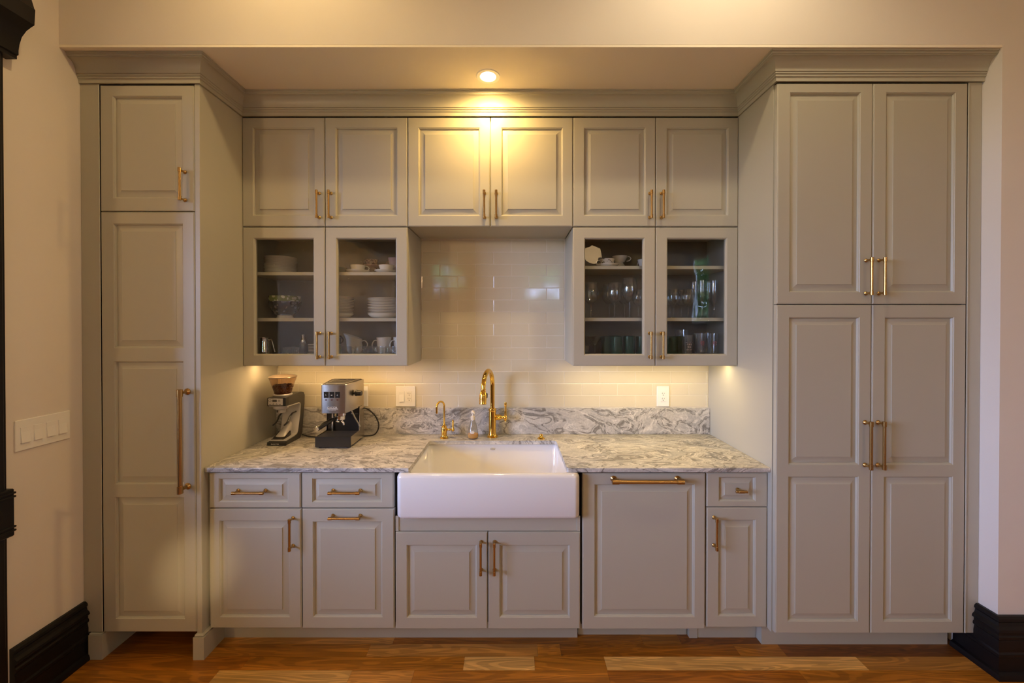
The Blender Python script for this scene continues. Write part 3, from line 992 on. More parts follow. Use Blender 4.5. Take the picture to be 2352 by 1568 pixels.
# ---- glazed cabinets
SHELF = {0: (1.911, 1.650), 1: (1.9455, 1.651)}
for k in range(2):
    a, m_, b = (UX[0], UX[1], UX[2]) if k == 0 else (UX[4], UX[5], UX[6])
    t = thing('glass_cabinet', ['left glass-door wall cabinet holding plates, bowls and teacups', 'right glass-door wall cabinet holding wine glasses and green tumblers'][k],
              'cabinet', ((a + b) / 2, U_Y, Z_U), 'glass-door wall cabinets')
    a2, b2 = a + 0.001, b - 0.001
    yb_, yf_ = PB, U_Y + TH + 0.002
    zt = Z_SPLIT - 0.001
    for nm, bx6 in (('side_panel', (a2, a2 + 0.017, yf_, yb_, Z_U, zt - 0.017)), ('side_panel', (b2 - 0.017, b2, yf_, yb_, Z_U, zt - 0.017)),
                    ('bottom_panel', (a2 + 0.017, b2 - 0.017, yf_, yb_, Z_U + 0.020, Z_U + 0.048)), ('top_panel', (a2, b2, yf_, yb_, zt - 0.017, zt)),
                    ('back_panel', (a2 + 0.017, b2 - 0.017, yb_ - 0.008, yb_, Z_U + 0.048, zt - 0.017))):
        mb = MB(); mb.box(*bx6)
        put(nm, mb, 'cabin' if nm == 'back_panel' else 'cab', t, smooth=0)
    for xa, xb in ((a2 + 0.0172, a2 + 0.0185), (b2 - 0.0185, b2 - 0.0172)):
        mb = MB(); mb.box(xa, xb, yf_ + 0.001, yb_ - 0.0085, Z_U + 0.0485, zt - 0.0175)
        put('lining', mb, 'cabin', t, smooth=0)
    for zs in SHELF[k]:
        mb = MB(); mb.box(a2 + 0.019, b2 - 0.019, yf_ + 0.022, yb_ - 0.009, zs - 0.019, zs, 0.001)
        put('shelf', mb, 'cab', t, smooth=0)
    zb = Z_U
    zt2 = Z_SPLIT - 0.0025
    for j, (c0, c1) in enumerate(((a + 0.0015, m_ - 0.0015), (m_ + 0.0015, b - 0.0015))):
        d = door(t, c0, c1, zb, zt2, U_Y, [(c0 + 0.060, c1 - 0.060, zb + 0.059, zt2 - 0.058)], glass=True)
        bar_pull(d, m_ + (-0.033, 0.033)[j], az(793, U_Y - 0.03), U_Y, 0.152, proj=0.03, r=0.0058)
        hx = c0 + 0.045 if j == 0 else c1 - 0.045
        for zz in (az(592, -0.30), az(773, -0.30)):
            mb = MB(); mb.box(hx - 0.012, hx + 0.020 if j == 0 else hx + 0.012, U_Y + 0.0165, U_Y + 0.0205, zz - 0.003, zz + 0.003, 0.001)
            put('clip', mb, 'chrome', d)
    # LED bar under the cabinet
    led = thing('light_bar', ['warm LED light bar under the left glass cabinet', 'warm LED light bar under the right glass cabinet'][k], 'light', ((a + b) / 2, -0.225, 1.39), 'under-cabinet lights')
    mb = MB(); mb.box(a2 + 0.02, b2 - 0.02, -0.24, -0.21, 1.3915, 1.3998, 0.002)
    put('housing', mb, 'plastic', led)
    mb = MB(); mb.box(a2 + 0.03, b2 - 0.03, -0.235, -0.215, 1.3890, 1.3917)
    put('diffuser', mb, 'led_on', led)

# ---- crown moulding
CP = [(-0.004, 2.7675), (0.007, 2.7675), (0.007, 2.786), (0.012, 2.788), (0.0125, 2.794), (0.0105, 2.796), (0.016, 2.799), (0.0165, 2.804), (0.0145, 2.806), (0.019, 2.808)]
for i in range(9):
    a = i / 8 * PI / 2
    CP.append((0.019 + 0.034 * (1 - math.cos(a)), 2.810 + 0.050 * math.sin(a)))
CP += [(0.0535, 2.862), (0.0525, 2.8635), (0.058, 2.866), (0.0585, 2.872), (0.057, 2.8735), (0.063, 2.876), (0.063, 2.8808), (-0.004, 2.8808)]
mb = MB()
stations = [(WL + 0.001, TL_Y, 0, -1), (XL, TL_Y, 1, -1), (XL, U_Y, 1, -1), (XR, U_Y, -1, -1), (XR, TR_Y, -1, -1), (JR - 0.001, TR_Y, 0, -1)]
mb.loft([[(x + sx_ * p, y + sy_ * p, z) for p, z in CP] for x, y, sx_, sy_ in stations])
crown = put('crown_moulding', mb, 'cab', smooth=30)
tag(crown, 'stepped grey crown moulding running along the tops of all the cabinets', 'moulding')

# ---- base cabinets
ZD_T = 0.889
def bz(py):
    return az(py, B_Y)
def bxp(px):
    return ax(px, B_Y)
TOE_Y = -0.498


def base_body(t, x0, x1, z1=0.889, z0=0.105, toe=TOE_Y, toe_h=0.125):
    mb = MB(); mb.box(x0, x1, B_Y + TH + 0.003, -0.03, z0 + 0.025, z1)
    put('body', mb, 'gap', t, smooth=0)
    mb = MB(); mb.box(x0 - 0.0005, x1 + (0.0005 if x1 < XR - 0.01 else 0), toe, toe + 0.018, 0, z0 + 0.024)
    put('toe_kick', mb, 'cab', t, smooth=0)


e0, e1, e2, e3, e4, e5 = XL + 0.001, bxp(691), bxp(905.8), bxp(1335.5), bxp(1623), XR - 0.001
# 1
t = thing('base_cabinet', 'grey base cabinet at far left with drawer over door, vertical pull on the door', 'cabinet', ((e0 + e1) / 2, B_Y, 0), 'base cabinets with a drawer over a door')
base_body(t, e0, e1 - 0.0005)
mb = MB(); mb.box(e0, bxp(478) - 0.002, B_Y + 0.012, B_Y + 0.03, 0.13, ZD_T); put('filler', mb, 'cab', t)
d = door(t, bxp(478.5), bxp(689), bz(1166), bz(1086.5), B_Y, [(bxp(501), bxp(661), bz(1153), bz(1098))], name='drawer', inset=0.031)
bar_pull(d, bxp(577), az(1126, B_Y), B_Y, 0.155, 'X')
d = door(t, bxp(479), bxp(690), bz(1442), bz(1168.5), B_Y, [(bxp(502), bxp(663), bz(1417), bz(1195))])
bar_pull(d, bxp(671.5), az(1229, B_Y - 0.032), B_Y, 0.157)
# 2
t = thing('base_cabinet', 'grey base cabinet left of the sink with two horizontal pulls', 'cabinet', ((e1 + e2) / 2, B_Y, 0), 'base cabinets with a drawer over a door')
base_body(t, e1 + 0.0005, e2 - 0.0005)
d = door(t, bxp(692), bxp(903.5), bz(1166), bz(1086.5), B_Y, [(bxp(716), bxp(876), bz(1153), bz(1098))], name='drawer', inset=0.031)
bar_pull(d, bxp(795), az(1126, B_Y), B_Y, 0.155, 'X')
d = door(t, bxp(692.5), bxp(904.5), bz(1443), bz(1168.5), B_Y, [(bxp(717), bxp(877), bz(1417), bz(1197))])
bar_pull(d, bxp(795), az(1183.5, B_Y), B_Y, 0.155, 'X')
# 3 sink base
t = thing('sink_cabinet', 'grey base cabinet with two short doors under the white sink', 'cabinet', ((e2 + e3) / 2, B_Y, 0))
base_body(t, e2 + 0.0005, e3 - 0.004, z1=0.66)
mb = MB()
mb.box(e2 + 0.002, e3 - 0.004, B_Y + 0.010, B_Y + 0.023, bz(1221), bz(1186), 0.001)
for s in (e2 + 0.002, e3 - 0.020):
    mb.box(s, s + 0.016, B_Y + 0.006, B_Y + 0.023, bz(1221), bz(1186), 0.001)
put('apron_panel', mb, 'cab', t)
for j, (c0, c1) in enumerate(((907.5, 1119.3), (1121.3, 1333.5))):
    c0, c1 = bxp(c0), bxp(c1)
    d = door(t, c0, c1, bz(1444), bz(1222), B_Y, [(c0 + 0.055, c1 - 0.052, bz(1418), bz(1251))])
    bar_pull(d, bxp(1120.3) + (-0.033, 0.033)[j], az(1284.5, B_Y - 0.032), B_Y, 0.158)
# 4 dishwasher
t = thing('dishwasher', 'grey panelled dishwasher right of the sink with one long horizontal brass pull', 'dishwasher', ((e3 + e4) / 2, B_Y, 0))
mb = MB(); mb.box(e3 + 0.003, e4 - 0.003, B_Y + TH + 0.003, -0.05, 0.12, 0.875); put('body', mb, 'gap', t)
mb = MB(); mb.box(e3 + 0.004, e4 - 0.045, -0.478, -0.46, 0, 0.125); put('toe_kick', mb, 'cab', t)
d = door(t, bxp(1338.5), bxp(1621.5), bz(1444.5), bz(1087), B_Y, [(bxp(1366), bxp(1597), bz(1416.5), bz(1111.5))])
bar_pull(d, bxp(1483), az(1099, B_Y), B_Y, 0.348, 'X', proj=0.04, r=0.0095, label='long thick brass appliance pull')
# 5 narrow
t = thing('base_cabinet', 'narrow grey base cabinet beside the pantry, small knob on its drawer', 'cabinet', ((e4 + e5) / 2, B_Y, 0))
base_body(t, e4 + 0.0005, e5)
mb = MB(); mb.box(e4 - 0.042, e4 + 0.0, TOE_Y - 0.003, TOE_Y + 0.02, 0, 0.118); put('toe_post', mb, 'cab', t)
d = door(t, bxp(1624.5), bxp(1764.5), bz(1163.5), bz(1085.5), B_Y, [(bxp(1652), bxp(1737), bz(1151), bz(1095))], name='drawer', inset=0.029)
mb = MB()
kx, kz, ky = bxp(1695), az(1123.5, B_Y), B_Y + 0.0016
mb.lathe([(0, 0), (0.0085, 0), (0.0085, 0.003), (0.006, 0.007), (0.0045, 0.011), (0.0045, 0.028)], (kx, ky, kz), 12, (0, -1, 0))
mb.lathe([(0, -0.028), (0.005, -0.028), (0.0062, -0.027), (0.0062, -0.014), (0.0075, -0.013), (0.0075, 0.013), (0.0062, 0.014), (0.0062, 0.027), (0.005, 0.028), (0, 0.028)], (kx + 0.004, ky - 0.031, kz), 14, (1, 0, 0))
put('knob', mb, 'pull', d, label='small brass T-bar knob')
d = door(t, bxp(1625), bxp(1764), bz(1440), bz(1165.5), B_Y, [(bxp(1651.5), bxp(1738), bz(1415), bz(1193))])
bar_pull(d, bxp(1640.5), az(1227.5, B_Y - 0.032), B_Y, 0.158)

# ================================================================== COUNTERTOP, SINK
CT, CB = 0.916, 0.8945
CF = -0.607
SX0, SX1 = -0.4945, 0.2685
SB = -0.160
top = thing('countertop', 'cream and grey veined stone countertop cut out around the white sink', 'countertop', (0, -0.3, CB))
mb = MB()
poly = [(XL + 0.0015, -0.0015), (XL + 0.0015, CF), (SX0 - 0.008, CF), (SX0, CF + 0.008), (SX0, SB - 0.02), (SX0 + 0.006, SB - 0.006), (SX0 + 0.02, SB),
        (SX1 - 0.02, SB), (SX1 - 0.006, SB - 0.006), (SX1, SB - 0.02), (SX1, CF + 0.008), (SX1 + 0.008, CF), (XR - 0.0015, CF), (XR - 0.0015, -0.0015)]
mb.prism(poly, CB, CT, 'XY', bev=0.0018)
put('slab', mb, 'stone', top)
mb = MB(); mb.box(XL + 0.0015, XR - 0.0015, -0.0215, -0.0008, CT, 1.0815, 0.0015)
put('upstand', mb, 'stone', top)

sink = thing('farmhouse_sink', 'white apron-front farmhouse sink set into the stone countertop', 'sink', (-0.113, -0.4, 0.66))
AX0, AX1, AY = -0.556, 0.330, -0.632


def rrect(x0, x1, y0, y1, r, z, n=6):
    out_ = []
    for cx, cy, a0 in ((x1 - r, y1 - r, 0), (x0 + r, y1 - r, 90), (x0 + r, y0 + r, 180), (x1 - r, y0 + r, 270)):
        for i in range(n + 1):
            a = R(a0 + 90 * i / n)
            out_.append((cx + r * math.cos(a), cy + r * math.sin(a), z))
    return out_


mb = MB()
zt, zb_ = 0.8935, 0.673
outer, ins = [], [(0.022, zb_), (0.0125, zb_ + 0.002), (0.0045, zb_ + 0.0085), (0, zb_ + 0.020), (0, zt - 0.018), (0.0035, zt - 0.0085), (0.0095, zt - 0.0025), (0.018, zt)]
r_out = 0.028
yb_s = -0.125
for i_, z in ins:
    outer.append(rrect(AX0 + i_, AX1 - i_, AY + i_, yb_s - i_ * 0.3, max(0.006, r_out - i_ * 0.4), z))
ix0, ix1, iy0, iy1 = SX0 - 0.004, SX1 + 0.004, AY + 0.032, SB + 0.006
inner = []
for i_, z in ((-0.010, zt), (-0.004, zt - 0.003), (0.0, zt - 0.010), (0.006, 0.74), (0.018, 0.705), (0.045, 0.694)):
    inner.append(rrect(ix0 + i_, ix1 - i_, iy0 + i_, iy1 - i_, 0.030 if i_ < 0.02 else 0.02, z))
mb.loft(outer + inner)
put('basin', mb, 'ceramic', sink, smooth=40)
mb = MB()
ex, ez = at(1131.5, 1031, SB)
mb.lathe([(0.0, 0.0035), (0.010, 0.0035), (0.0125, 0.002), (0.0125, 0)], (ex, iy1 - 0.001, ez), 24, (0, -1, 0), sx=1.0, sy=1.0)
for v in mb.bm.verts:
    v.co.z = ez + (v.co.z - ez) * 0.55
    v.co.x = ex + (v.co.x - ex) * 1.25
put('badge', mb, 'silver', sink, label='small oval grey maker badge')
mb = MB(); mb.lathe([(0.0, 0.6965), (0.042, 0.6965), (0.045, 0.6945)], (-0.113, -0.39, 0), 24)
put('drain', mb, 'chrome', sink)

# ================================================================== TAPS
def arc_pts(c, u, v, r, a0, a1, n=16):
    c, u, v = Vector(c), Vector(u), Vector(v)
    return [c + u * (r * math.cos(R(a0 + (a1 - a0) * i / n))) + v * (r * math.sin(R(a0 + (a1 - a0) * i / n))) for i in range(n + 1)]


fy = -0.078
fxp = ax(1131, fy)
fau = thing('kitchen_faucet', 'tall polished brass gooseneck faucet behind the sink', 'faucet', (fxp, fy, CT))
mb = MB()
mb.lathe([(0, 0), (0.034, 0), (0.035, 0.004), (0.030, 0.007), (0.031, 0.011), (0.026, 0.014), (0.0245, 0.020), (0.0225, 0.026), (0.0225, 0.160), (0.0245, 0.162), (0.0255, 0.168),
          (0.0245, 0.174), (0.019, 0.177), (0.016, 0.180), (0, 0.180)], (fxp, fy, CT), 28)
put('body', mb, 'gold', fau)
dirv = Vector((-0.045, -0.205, 0)).normalized()
reach = 0.100
zc = 1.236
c = Vector((fxp, fy, zc)) + dirv * reach
pts = [Vector((fxp, fy, CT + 0.175 + i * 0.03)) for i in range(5)]
pts = [p for p in pts if p.z < zc - 0.01] + arc_pts(c, -dirv, (0, 0, 1), reach, 0, 176, 22)
mb = MB(); mb.tube(pts, [0.0138] * (len(pts) - 6) + [0.0136, 0.0134, 0.0132, 0.013, 0.0128, 0.0126], 18)
put('spout', mb, 'gold', fau, smooth=50)
e_ = pts[-1]
dn = (pts[-1] - pts[-2]).normalized()
dn = (dn + Vector((0, 0, -1.0)) + dirv * 0.08).normalized()
mb = MB()
mb.lathe([(0.0125, -0.004), (0.0155, 0), (0.0155, 0.004), (0.0135, 0.006), (0.0165, 0.014), (0.0205, 0.030), (0.0215, 0.055), (0.0195, 0.074), (0.0205, 0.077), (0.0205, 0.083), (0.017, 0.085), (0, 0.085)], e_, 22, dn)
head = put('spray_head', mb, 'gold', fau)
mb = MB()
side = Vector((1, 0.2, 0)).normalized()
bc = e_ + dn * 0.036 + side * 0.0205
mb.lathe([(0, -0.014), (0.005, -0.013), (0.0058, -0.006), (0.0058, 0.008), (0.005, 0.014), (0, 0.015)], bc, 10, dn)
put('spray_button', mb, 'rubber', head, label='black spray button')
hz = az(958, fy)
mb = MB()
mb.lathe([(0.010, 0.014), (0.0185, 0.022), (0.0185, 0.034), (0.0175, 0.036), (0.0175, 0.046), (0.0125, 0.054), (0.0085, 0.060), (0.0085, 0.070)], (fxp, fy, hz), 20, (1, 0, 0))
lx = fxp + 0.081
mb.lathe([(0, -0.030), (0.005, -0.027), (0.004, -0.021), (0.009, -0.014), (0.0115, -0.006), (0.0115, 0.004), (0.0075, 0.010), (0.0085, 0.016), (0.0075, 0.022), (0.0062, 0.040), (0.0060, 0.060), (0.0078, 0.078), (0.0088, 0.086), (0.0075, 0.094), (0, 0.097)], (lx, fy, hz - 0.002), 16)
mb.tube([(fxp + 0.068, fy, hz), (lx, fy, hz)], 0.0095, 12)
put('lever', mb, 'gold', fau)

ty = -0.106
tx = ax(1020, ty)
tap = thing('filter_tap', 'small brass drinking water tap left of the soap bottle', 'faucet', (tx, ty, CT))
mb = MB()
mb.lathe([(0, 0), (0.0255, 0), (0.026, 0.003), (0.022, 0.006), (0.0225, 0.009), (0.017, 0.013), (0.0155, 0.018), (0.0165, 0.030), (0.0175, 0.058), (0.0155, 0.064), (0.0165, 0.067), (0.0155, 0.071), (0.009, 0.078), (0.0065, 0.088), (0, 0.088)], (tx, ty, CT), 22)
put('body', mb, 'gold', tap)
d2 = Vector((-0.035, -0.045, 0)).normalized()
rr = 0.030
zc = az(934, ty - 0.03)
c = Vector((tx, ty, zc)) + d2 * rr
pts = [Vector((tx, ty, CT + 0.08 + 0.015 * i)) for i in range(12) if CT + 0.08 + 0.015 * i < zc] + arc_pts(c, -d2, (0, 0, 1), rr, 0, 180, 16)
pts += [pts[-1] + Vector((0, 0, -0.018)), pts[-1] + Vector((0, 0, -0.036))]
mb = MB(); mb.tube(pts, [0.0058] * (len(pts) - 2) + [0.0058, 0.0062], 12)
put('spout', mb, 'gold', tap, smooth=50)
hz = az(986, ty)
mb = MB()
mb.lathe([(0.006, 0.012), (0.009, 0.018), (0.006, 0.022), (0.005, 0.028), (0.0075, 0.033), (0.0075, 0.036), (0.005, 0.040), (0.005, 0.045)], (tx, ty, hz), 14, (1, 0, 0))
mb.lathe([(0, -0.012), (0.007, -0.010), (0.0098, -0.002), (0.0085, 0.006), (0.0052, 0.011), (0.0055, 0.02), (0.0065, 0.048), (0.0060, 0.052), (0.0045, 0.054), (0.005, 0.058), (0, 0.062)], (tx + 0.054, ty, hz), 14)
put('lever', mb, 'gold', tap)

by = -0.112
bxx = ax(1086, by)
soap = thing('soap_bottle', 'clear teardrop hand soap bottle with amber soap, between the two taps', 'soap dispenser', (bxx, by, CT))
bp = [(0, 0.001), (0.026, 0.001), (0.032, 0.006), (0.0345, 0.016), (0.034, 0.028), (0.030, 0.052), (0.023, 0.080), (0.016, 0.102), (0.0125, 0.112), (0.0115, 0.120)]
mb = MB(); mb.lathe(bp + [(0.0105, 0.120), (0.0115, 0.112), (0.015, 0.101), (0.022, 0.079), (0.029, 0.051), (0.033, 0.028), (0.0335, 0.016), (0.031, 0.007), (0.025, 0.003), (0, 0.003)], (bxx, by, CT), 24)
put('bottle', mb, 'soapglass', soap)
mb = MB(); mb.lathe([(0, 0.0035), (0.024, 0.0035), (0.0305, 0.0075), (0.0328, 0.016), (0.0323, 0.029), (0, 0.029)], (bxx, by, CT), 24)
put('soap', mb, 'amber', soap, label='amber liquid soap filling the lowest quarter')
mb = MB()
mb.lathe([(0.0, 0.113), (0.0130, 0.113), (0.0135, 0.117), (0.0135, 0.133), (0.010, 0.137), (0.005, 0.139), (0.0045, 0.150), (0.009, 0.152), (0.0115, 0.158), (0.010, 0.166), (0.006, 0.170), (0, 0.171)], (bxx, by, CT), 18)
mb.tube([(bxx, by, CT + 0.159), (bxx + 0.010, by - 0.018, CT + 0.160), (bxx + 0.013, by - 0.026, CT + 0.154)], [0.0055, 0.0045, 0.0038], 8)
put('pump', mb, 'pump', soap)
mb = MB()
for i, (w_, z_) in enumerate(((0.018, 0.050), (0.026, 0.044), (0.022, 0.038))):
    a0 = -PI / 2
    rr_ = 0.0315 + (0.050 - z_) * 0.12 + 0.0006
    n_ = 6
    prev = None
    for s in range(n_ + 1):
        a = a0 + (s / n_ - 0.5) * w_ / rr_
        cur = [(bxx + rr_ * math.cos(a), by + rr_ * math.sin(a), CT + z_ + dz) for dz in (0, 0.003)]
        if prev:
            mb.face([prev[0], cur[0], cur[1], prev[1]])
        prev = cur
put('print', mb, 'ink', soap, label='small white printed label')
sy_ = -0.118
sxx, _ = at(1243, 1003, sy_)
mb = MB(); mb.lathe([(0, 0), (0.0225, 0), (0.023, 0.003), (0.018, 0.007), (0.011, 0.011), (0.009, 0.014), (0.0105, 0.018), (0.0105, 0.024), (0.008, 0.028), (0, 0.029)], (0, 0, 0), 22)
btn = put('air_switch', mb, 'gold'); btn.location = (sxx, sy_, CT)
tag(btn, 'small brass disposal air switch button on the stone right of the faucet', 'button')

# ================================================================== WALL PLATES
def rocker(mb_, x, z, y, w_=0.031, h_=0.064):
    mb_.prism([(y - 0.0035, z + h_ / 2), (y, z + h_ / 2), (y, z - h_ / 2), (y - 0.0075, z - h_ / 2), (y - 0.0068, z - h_ / 2 + 0.004), (y - 0.002, z + h_ / 2 - 0.02)], x - w_ / 2, x + w_ / 2, 'YZ')


def outlet(parent, x, z, y):
    mb_ = MB(); mb_.box(x - 0.0165, x + 0.0165, y - 0.0018, y, z - 0.033, z + 0.033, 0.001)
    o_ = put('receptacle', mb_, 'plastic', parent)
    sl = MB()
    for s in (-1, 1):
        zc_ = z + s * 0.0165
        sl.box(x - 0.0075, x - 0.0055, y - 0.0022, y - 0.0012, zc_ - 0.001, zc_ + 0.008)
        sl.box(x + 0.0055, x + 0.0075, y - 0.0022, y - 0.0012, zc_ + 0.0005, zc_ + 0.007)
        sl.lathe([(0, 0.0022), (0.0026, 0.0022), (0.0026, 0.0012)], (x, y, zc_ - 0.0075), 10, (0, -1, 0))
    put('slots', sl, 'slot', o_)


WP = 0.0065
px0, px1 = ax(908.5, -0.005), ax(954, -0.005)
zc = (az(887, -0.005) + az(933, -0.005)) / 2
pl = thing('wall_plate', 'white double wall plate with a rocker switch and an outlet', 'outlet', ((px0 + px1) / 2, 0, zc))
mb = MB(); mb.box(px0, px1, -WP, -0.0006, zc - 0.064, zc + 0.064, 0.002); put('plate', mb, 'plastic', pl)
mx_ = (px0 + px1) / 2
mb = MB(); rocker(mb, mx_ - 0.0235, zc, -WP - 0.0005); put('rocker_switch', mb, 'plastic', pl, smooth=0)
outlet(pl, mx_ + 0.0235, zc, -WP - 0.0002)
px0, px1 = ax(1509, -0.005), ax(1537.5, -0.005)
pl = thing('wall_plate', 'white single wall outlet on the tiles at the right end', 'outlet', ((px0 + px1) / 2, 0, zc))
mb = MB(); mb.box(px0, px1, -WP, -0.0006, zc - 0.064, zc + 0.064, 0.002); put('plate', mb, 'plastic', pl)
outlet(pl, (px0 + px1) / 2, zc, -WP - 0.0002)
px0, px1 = ax(817, -0.005), ax(845, -0.005)
pl = thing('wall_plate', 'white wall plate half hidden behind the espresso machine', 'outlet', ((px0 + px1) / 2, 0, zc))
mb = MB(); mb.box(px0, px1, -WP, -0.0006, zc - 0.064, zc + 0.064, 0.002); put('plate', mb, 'plastic', pl)
outlet(pl, (px0 + px1) / 2, zc, -WP - 0.0002)
# four-gang switch on the left wall
sw = thing('switch_plate', 'white plate with four rocker switches on the left wall', 'switch', (WL, -0.785, 1.148))
mb = MB(); mb.box(WL + 0.0003, WL + 0.0065, -0.885, -0.680, 1.083, 1.213, 0.002); put('plate', mb, 'plastic', sw)
for k in range(4):
    yc = -0.783 + (k - 1.5) * 0.0462
    mb = MB()
    mb.box(WL + 0.006, WL + 0.0068, yc - 0.0172, yc + 0.0172, 1.148 - 0.034, 1.148 + 0.034)
    mb.prism([(WL + 0.0065, 1.148 + 0.032), (WL + 0.0085, 1.148 + 0.032), (WL + 0.0085, 1.148 + 0.012), (WL + 0.0135, 1.148 - 0.028), (WL + 0.0140, 1.148 - 0.032), (WL + 0.0065, 1.148 - 0.032)], yc - 0.0155, yc + 0.0155, 'XZ')
    put('rocker_switch', mb, 'plastic', sw, smooth=0)

# ================================================================== CEILING LAMPS
def downlight(x, y, z, label, r=0.052):
    t_ = thing('recessed_light', label, 'light', (x, y, z), None)
    m1 = MB(); m1.lathe([(r * 0.72, 0.012), (r * 0.74, -0.001), (r * 0.80, -0.0035), (r * 1.12, -0.0035), (r * 1.18, -0.0005), (r * 1.18, 0.0005)], (x, y, z), 32)
    put('trim_ring', m1, 'plastic', t_)
    m2 = MB(); m2.lathe([(0, -0.0075), (r * 0.35, -0.0068), (r * 0.62, -0.0045), (r * 0.745, -0.001), (r * 0.745, 0.006)], (x, y, z), 32)
    put('lens', m2, 'lamp_on', t_)


downlight(-0.12, -0.498, NICHE_Z - 0.001, 'lit recessed lamp in the lowered ceiling over the cabinets')
for i, (x, y) in enumerate(ROOM_SPOTS):
    downlight(x, y, CEIL - 0.001, ['recessed room lamp before the header, left', 'recessed room lamp before the header, right', 'recessed room lamp behind the camera on the left',
                                   'recessed room lamp behind the camera on the right', 'recessed room lamp near the rear wall on the left', 'recessed room lamp mirrored in the right glass cabinet'][i], 0.06)

for PENDANT, lab in ((PENDANTS[0][0], 'lit glass globe pendant mirrored in the right glass cabinet'), (PENDANTS[1][0], 'added unseen fill pendant, glass globe, in the side room on the left'), (PENDANTS[2][0], 'added unseen fill pendant, glass globe, behind the camera on the right')):
    pd_ = thing('pendant_lamp', lab, 'light', PENDANT)
    mb = MB(); mb.lathe([(0, -0.155)] + [(0.155 * math.cos(a), 0.155 * math.sin(a)) for a in [PI * (k / 12 - 0.5) for k in range(1, 12)]] + [(0.03, 0.155)], PENDANT, 28)
    put('globe', mb, 'globe', pd_)
    mb = MB(); mb.lathe([(0.035, 0.14), (0.035, 0.17), (0.008, 0.19), (0.008, CEIL - PENDANT[2] - 0.02), (0.06, CEIL - PENDANT[2] - 0.018), (0.06, CEIL - PENDANT[2])], PENDANT, 16)
    put('stem', mb, 'pull', pd_)

# ================================================================== COFFEE GRINDER
gx0, gx1 = -1.402, -1.300
gr = thing('coffee_grinder', 'charcoal and silver coffee grinder with bean hopper, beside the espresso machine', 'coffee grinder', ((gx0 + gx1) / 2, -0.17, CT))
gy = -0.257           # front of the base
def gz(v):
    return CT + v
out_p = [(gy, 0.0), (gy, 0.022), (gy + 0.004, 0.026), (-0.168, 0.030), (-0.140, 0.036), (-0.128, 0.050), (-0.103, 0.150), (-0.098, 0.205), (-0.105, 0.218), (-0.118, 0.222), (-0.252, 0.226),
         (-0.252, 0.276), (-0.090, 0.282), (-0.058, 0.274), (-0.046, 0.255), (-0.048, 0.20), (-0.072, 0.06), (-0.078, 0.03), (-0.095, 0.004), (-0.105, 0.0)]
mb = MB()
mb.prism([(a, gz(b)) for a, b in out_p], gx0 + 0.004, gx1, 'YZ')
put('casing', mb, 'darkgrey', gr, smooth=30)
# silver liner along the inside of the C
liner = [(gy + 0.001, 0.0262), (-0.168, 0.0302), (-0.140, 0.0362), (-0.128, 0.0502), (-0.103, 0.150), (-0.098, 0.205), (-0.105, 0.218), (-0.118, 0.222), (-0.245, 0.2258)]
def off(pl_, dd):
    res = []
    for i in range(len(pl_)):
        a = Vector(pl_[max(i - 1, 0)]); b = Vector(pl_[min(i + 1, len(pl_) - 1)])
        t_ = (b - a).normalized()
        n_ = Vector((-t_.y, t_.x))
        res.append((pl_[i][0] + n_.x * dd, pl_[i][1] + n_.y * dd))
    return res
lin2 = off(liner, 0.005)
mb = MB()
mb.prism([(a, gz(b)) for a, b in liner + list(reversed(lin2))], gx0, gx1 + 0.003, 'YZ')
put('liner', mb, 'silver', gr, smooth=30)
mb = MB()
mb.box(gx0 - 0.004, gx1 + 0.002, gy - 0.004, gy + 0.012, gz(0.001), gz(0.020), 0.002)
bb_ = put('base_front', mb, 'black', gr)
text_mesh('BARATZA', 0.0085, 'ink', bb_, (-1.351 - world_loc(gr).x - 0.008, gy - 0.0045 + 0.17, 0.0095), space=1.3)
mb = MB(); mb.box(gx0 - 0.002, gx1 + 0.003, -0.262, -0.225, gz(0.2275), gz(0.2765), 0.003)
pf = put('control_head', mb, 'black', gr)
mb = MB(); mb.box(gx0 + 0.006, gx1 - 0.032 + 0.02, -0.2635, -0.2615, gz(0.233), gz(0.272), 0.001)
put('keypad', mb, 'silver', pf)
mb = MB(); mb.box(gx0 + 0.031, gx0 + 0.056, -0.2642, -0.2632, gz(0.253), gz(0.266))
put('display', mb, 'darkgrey', pf)
mb = MB()
for i in range(4):
    x_ = gx0 + 0.012 + i * 0.0185
    mb.box(x_, x_ + 0.012, -0.2642, -0.2632, gz(0.238), gz(0.2405))
    mb.box(x_ + 0.004, x_ + 0.008, -0.2642, -0.2632, gz(0.2435), gz(0.2455)) if i in (1, 2) else None
for z_ in (0.256, 0.262):
    mb.box(gx0 + 0.062, gx0 + 0.076, -0.2642, -0.2632, gz(z_), gz(z_ + 0.002))
mb.lathe([(0.0075, 0.0), (0.0075, 0.001), (0.006, 0.001), (0.006, 0.0)], (gx0 + 0.017, -0.2632, gz(0.26)), 14, (0, -1, 0))
put('legends', mb, 'black', pf)
cx_ = (gx0 + gx1) / 2 - 0.004
mb = MB()
mb.lathe([(0.0, 0.180), (0.022, 0.180), (0.024, 0.184), (0.024, 0.198), (0.036, 0.203), (0.040, 0.206), (0.040, 0.222), (0, 0.222)], (cx_, -0.205, CT), 28)
oc = put('grind_outlet', mb, 'silver', gr)
mb = MB(); mb.box(cx_ - 0.012, cx_ - 0.004, -0.232, -0.226, gz(0.184), gz(0.198), 0.001); put('notch', mb, 'darkgrey', oc)
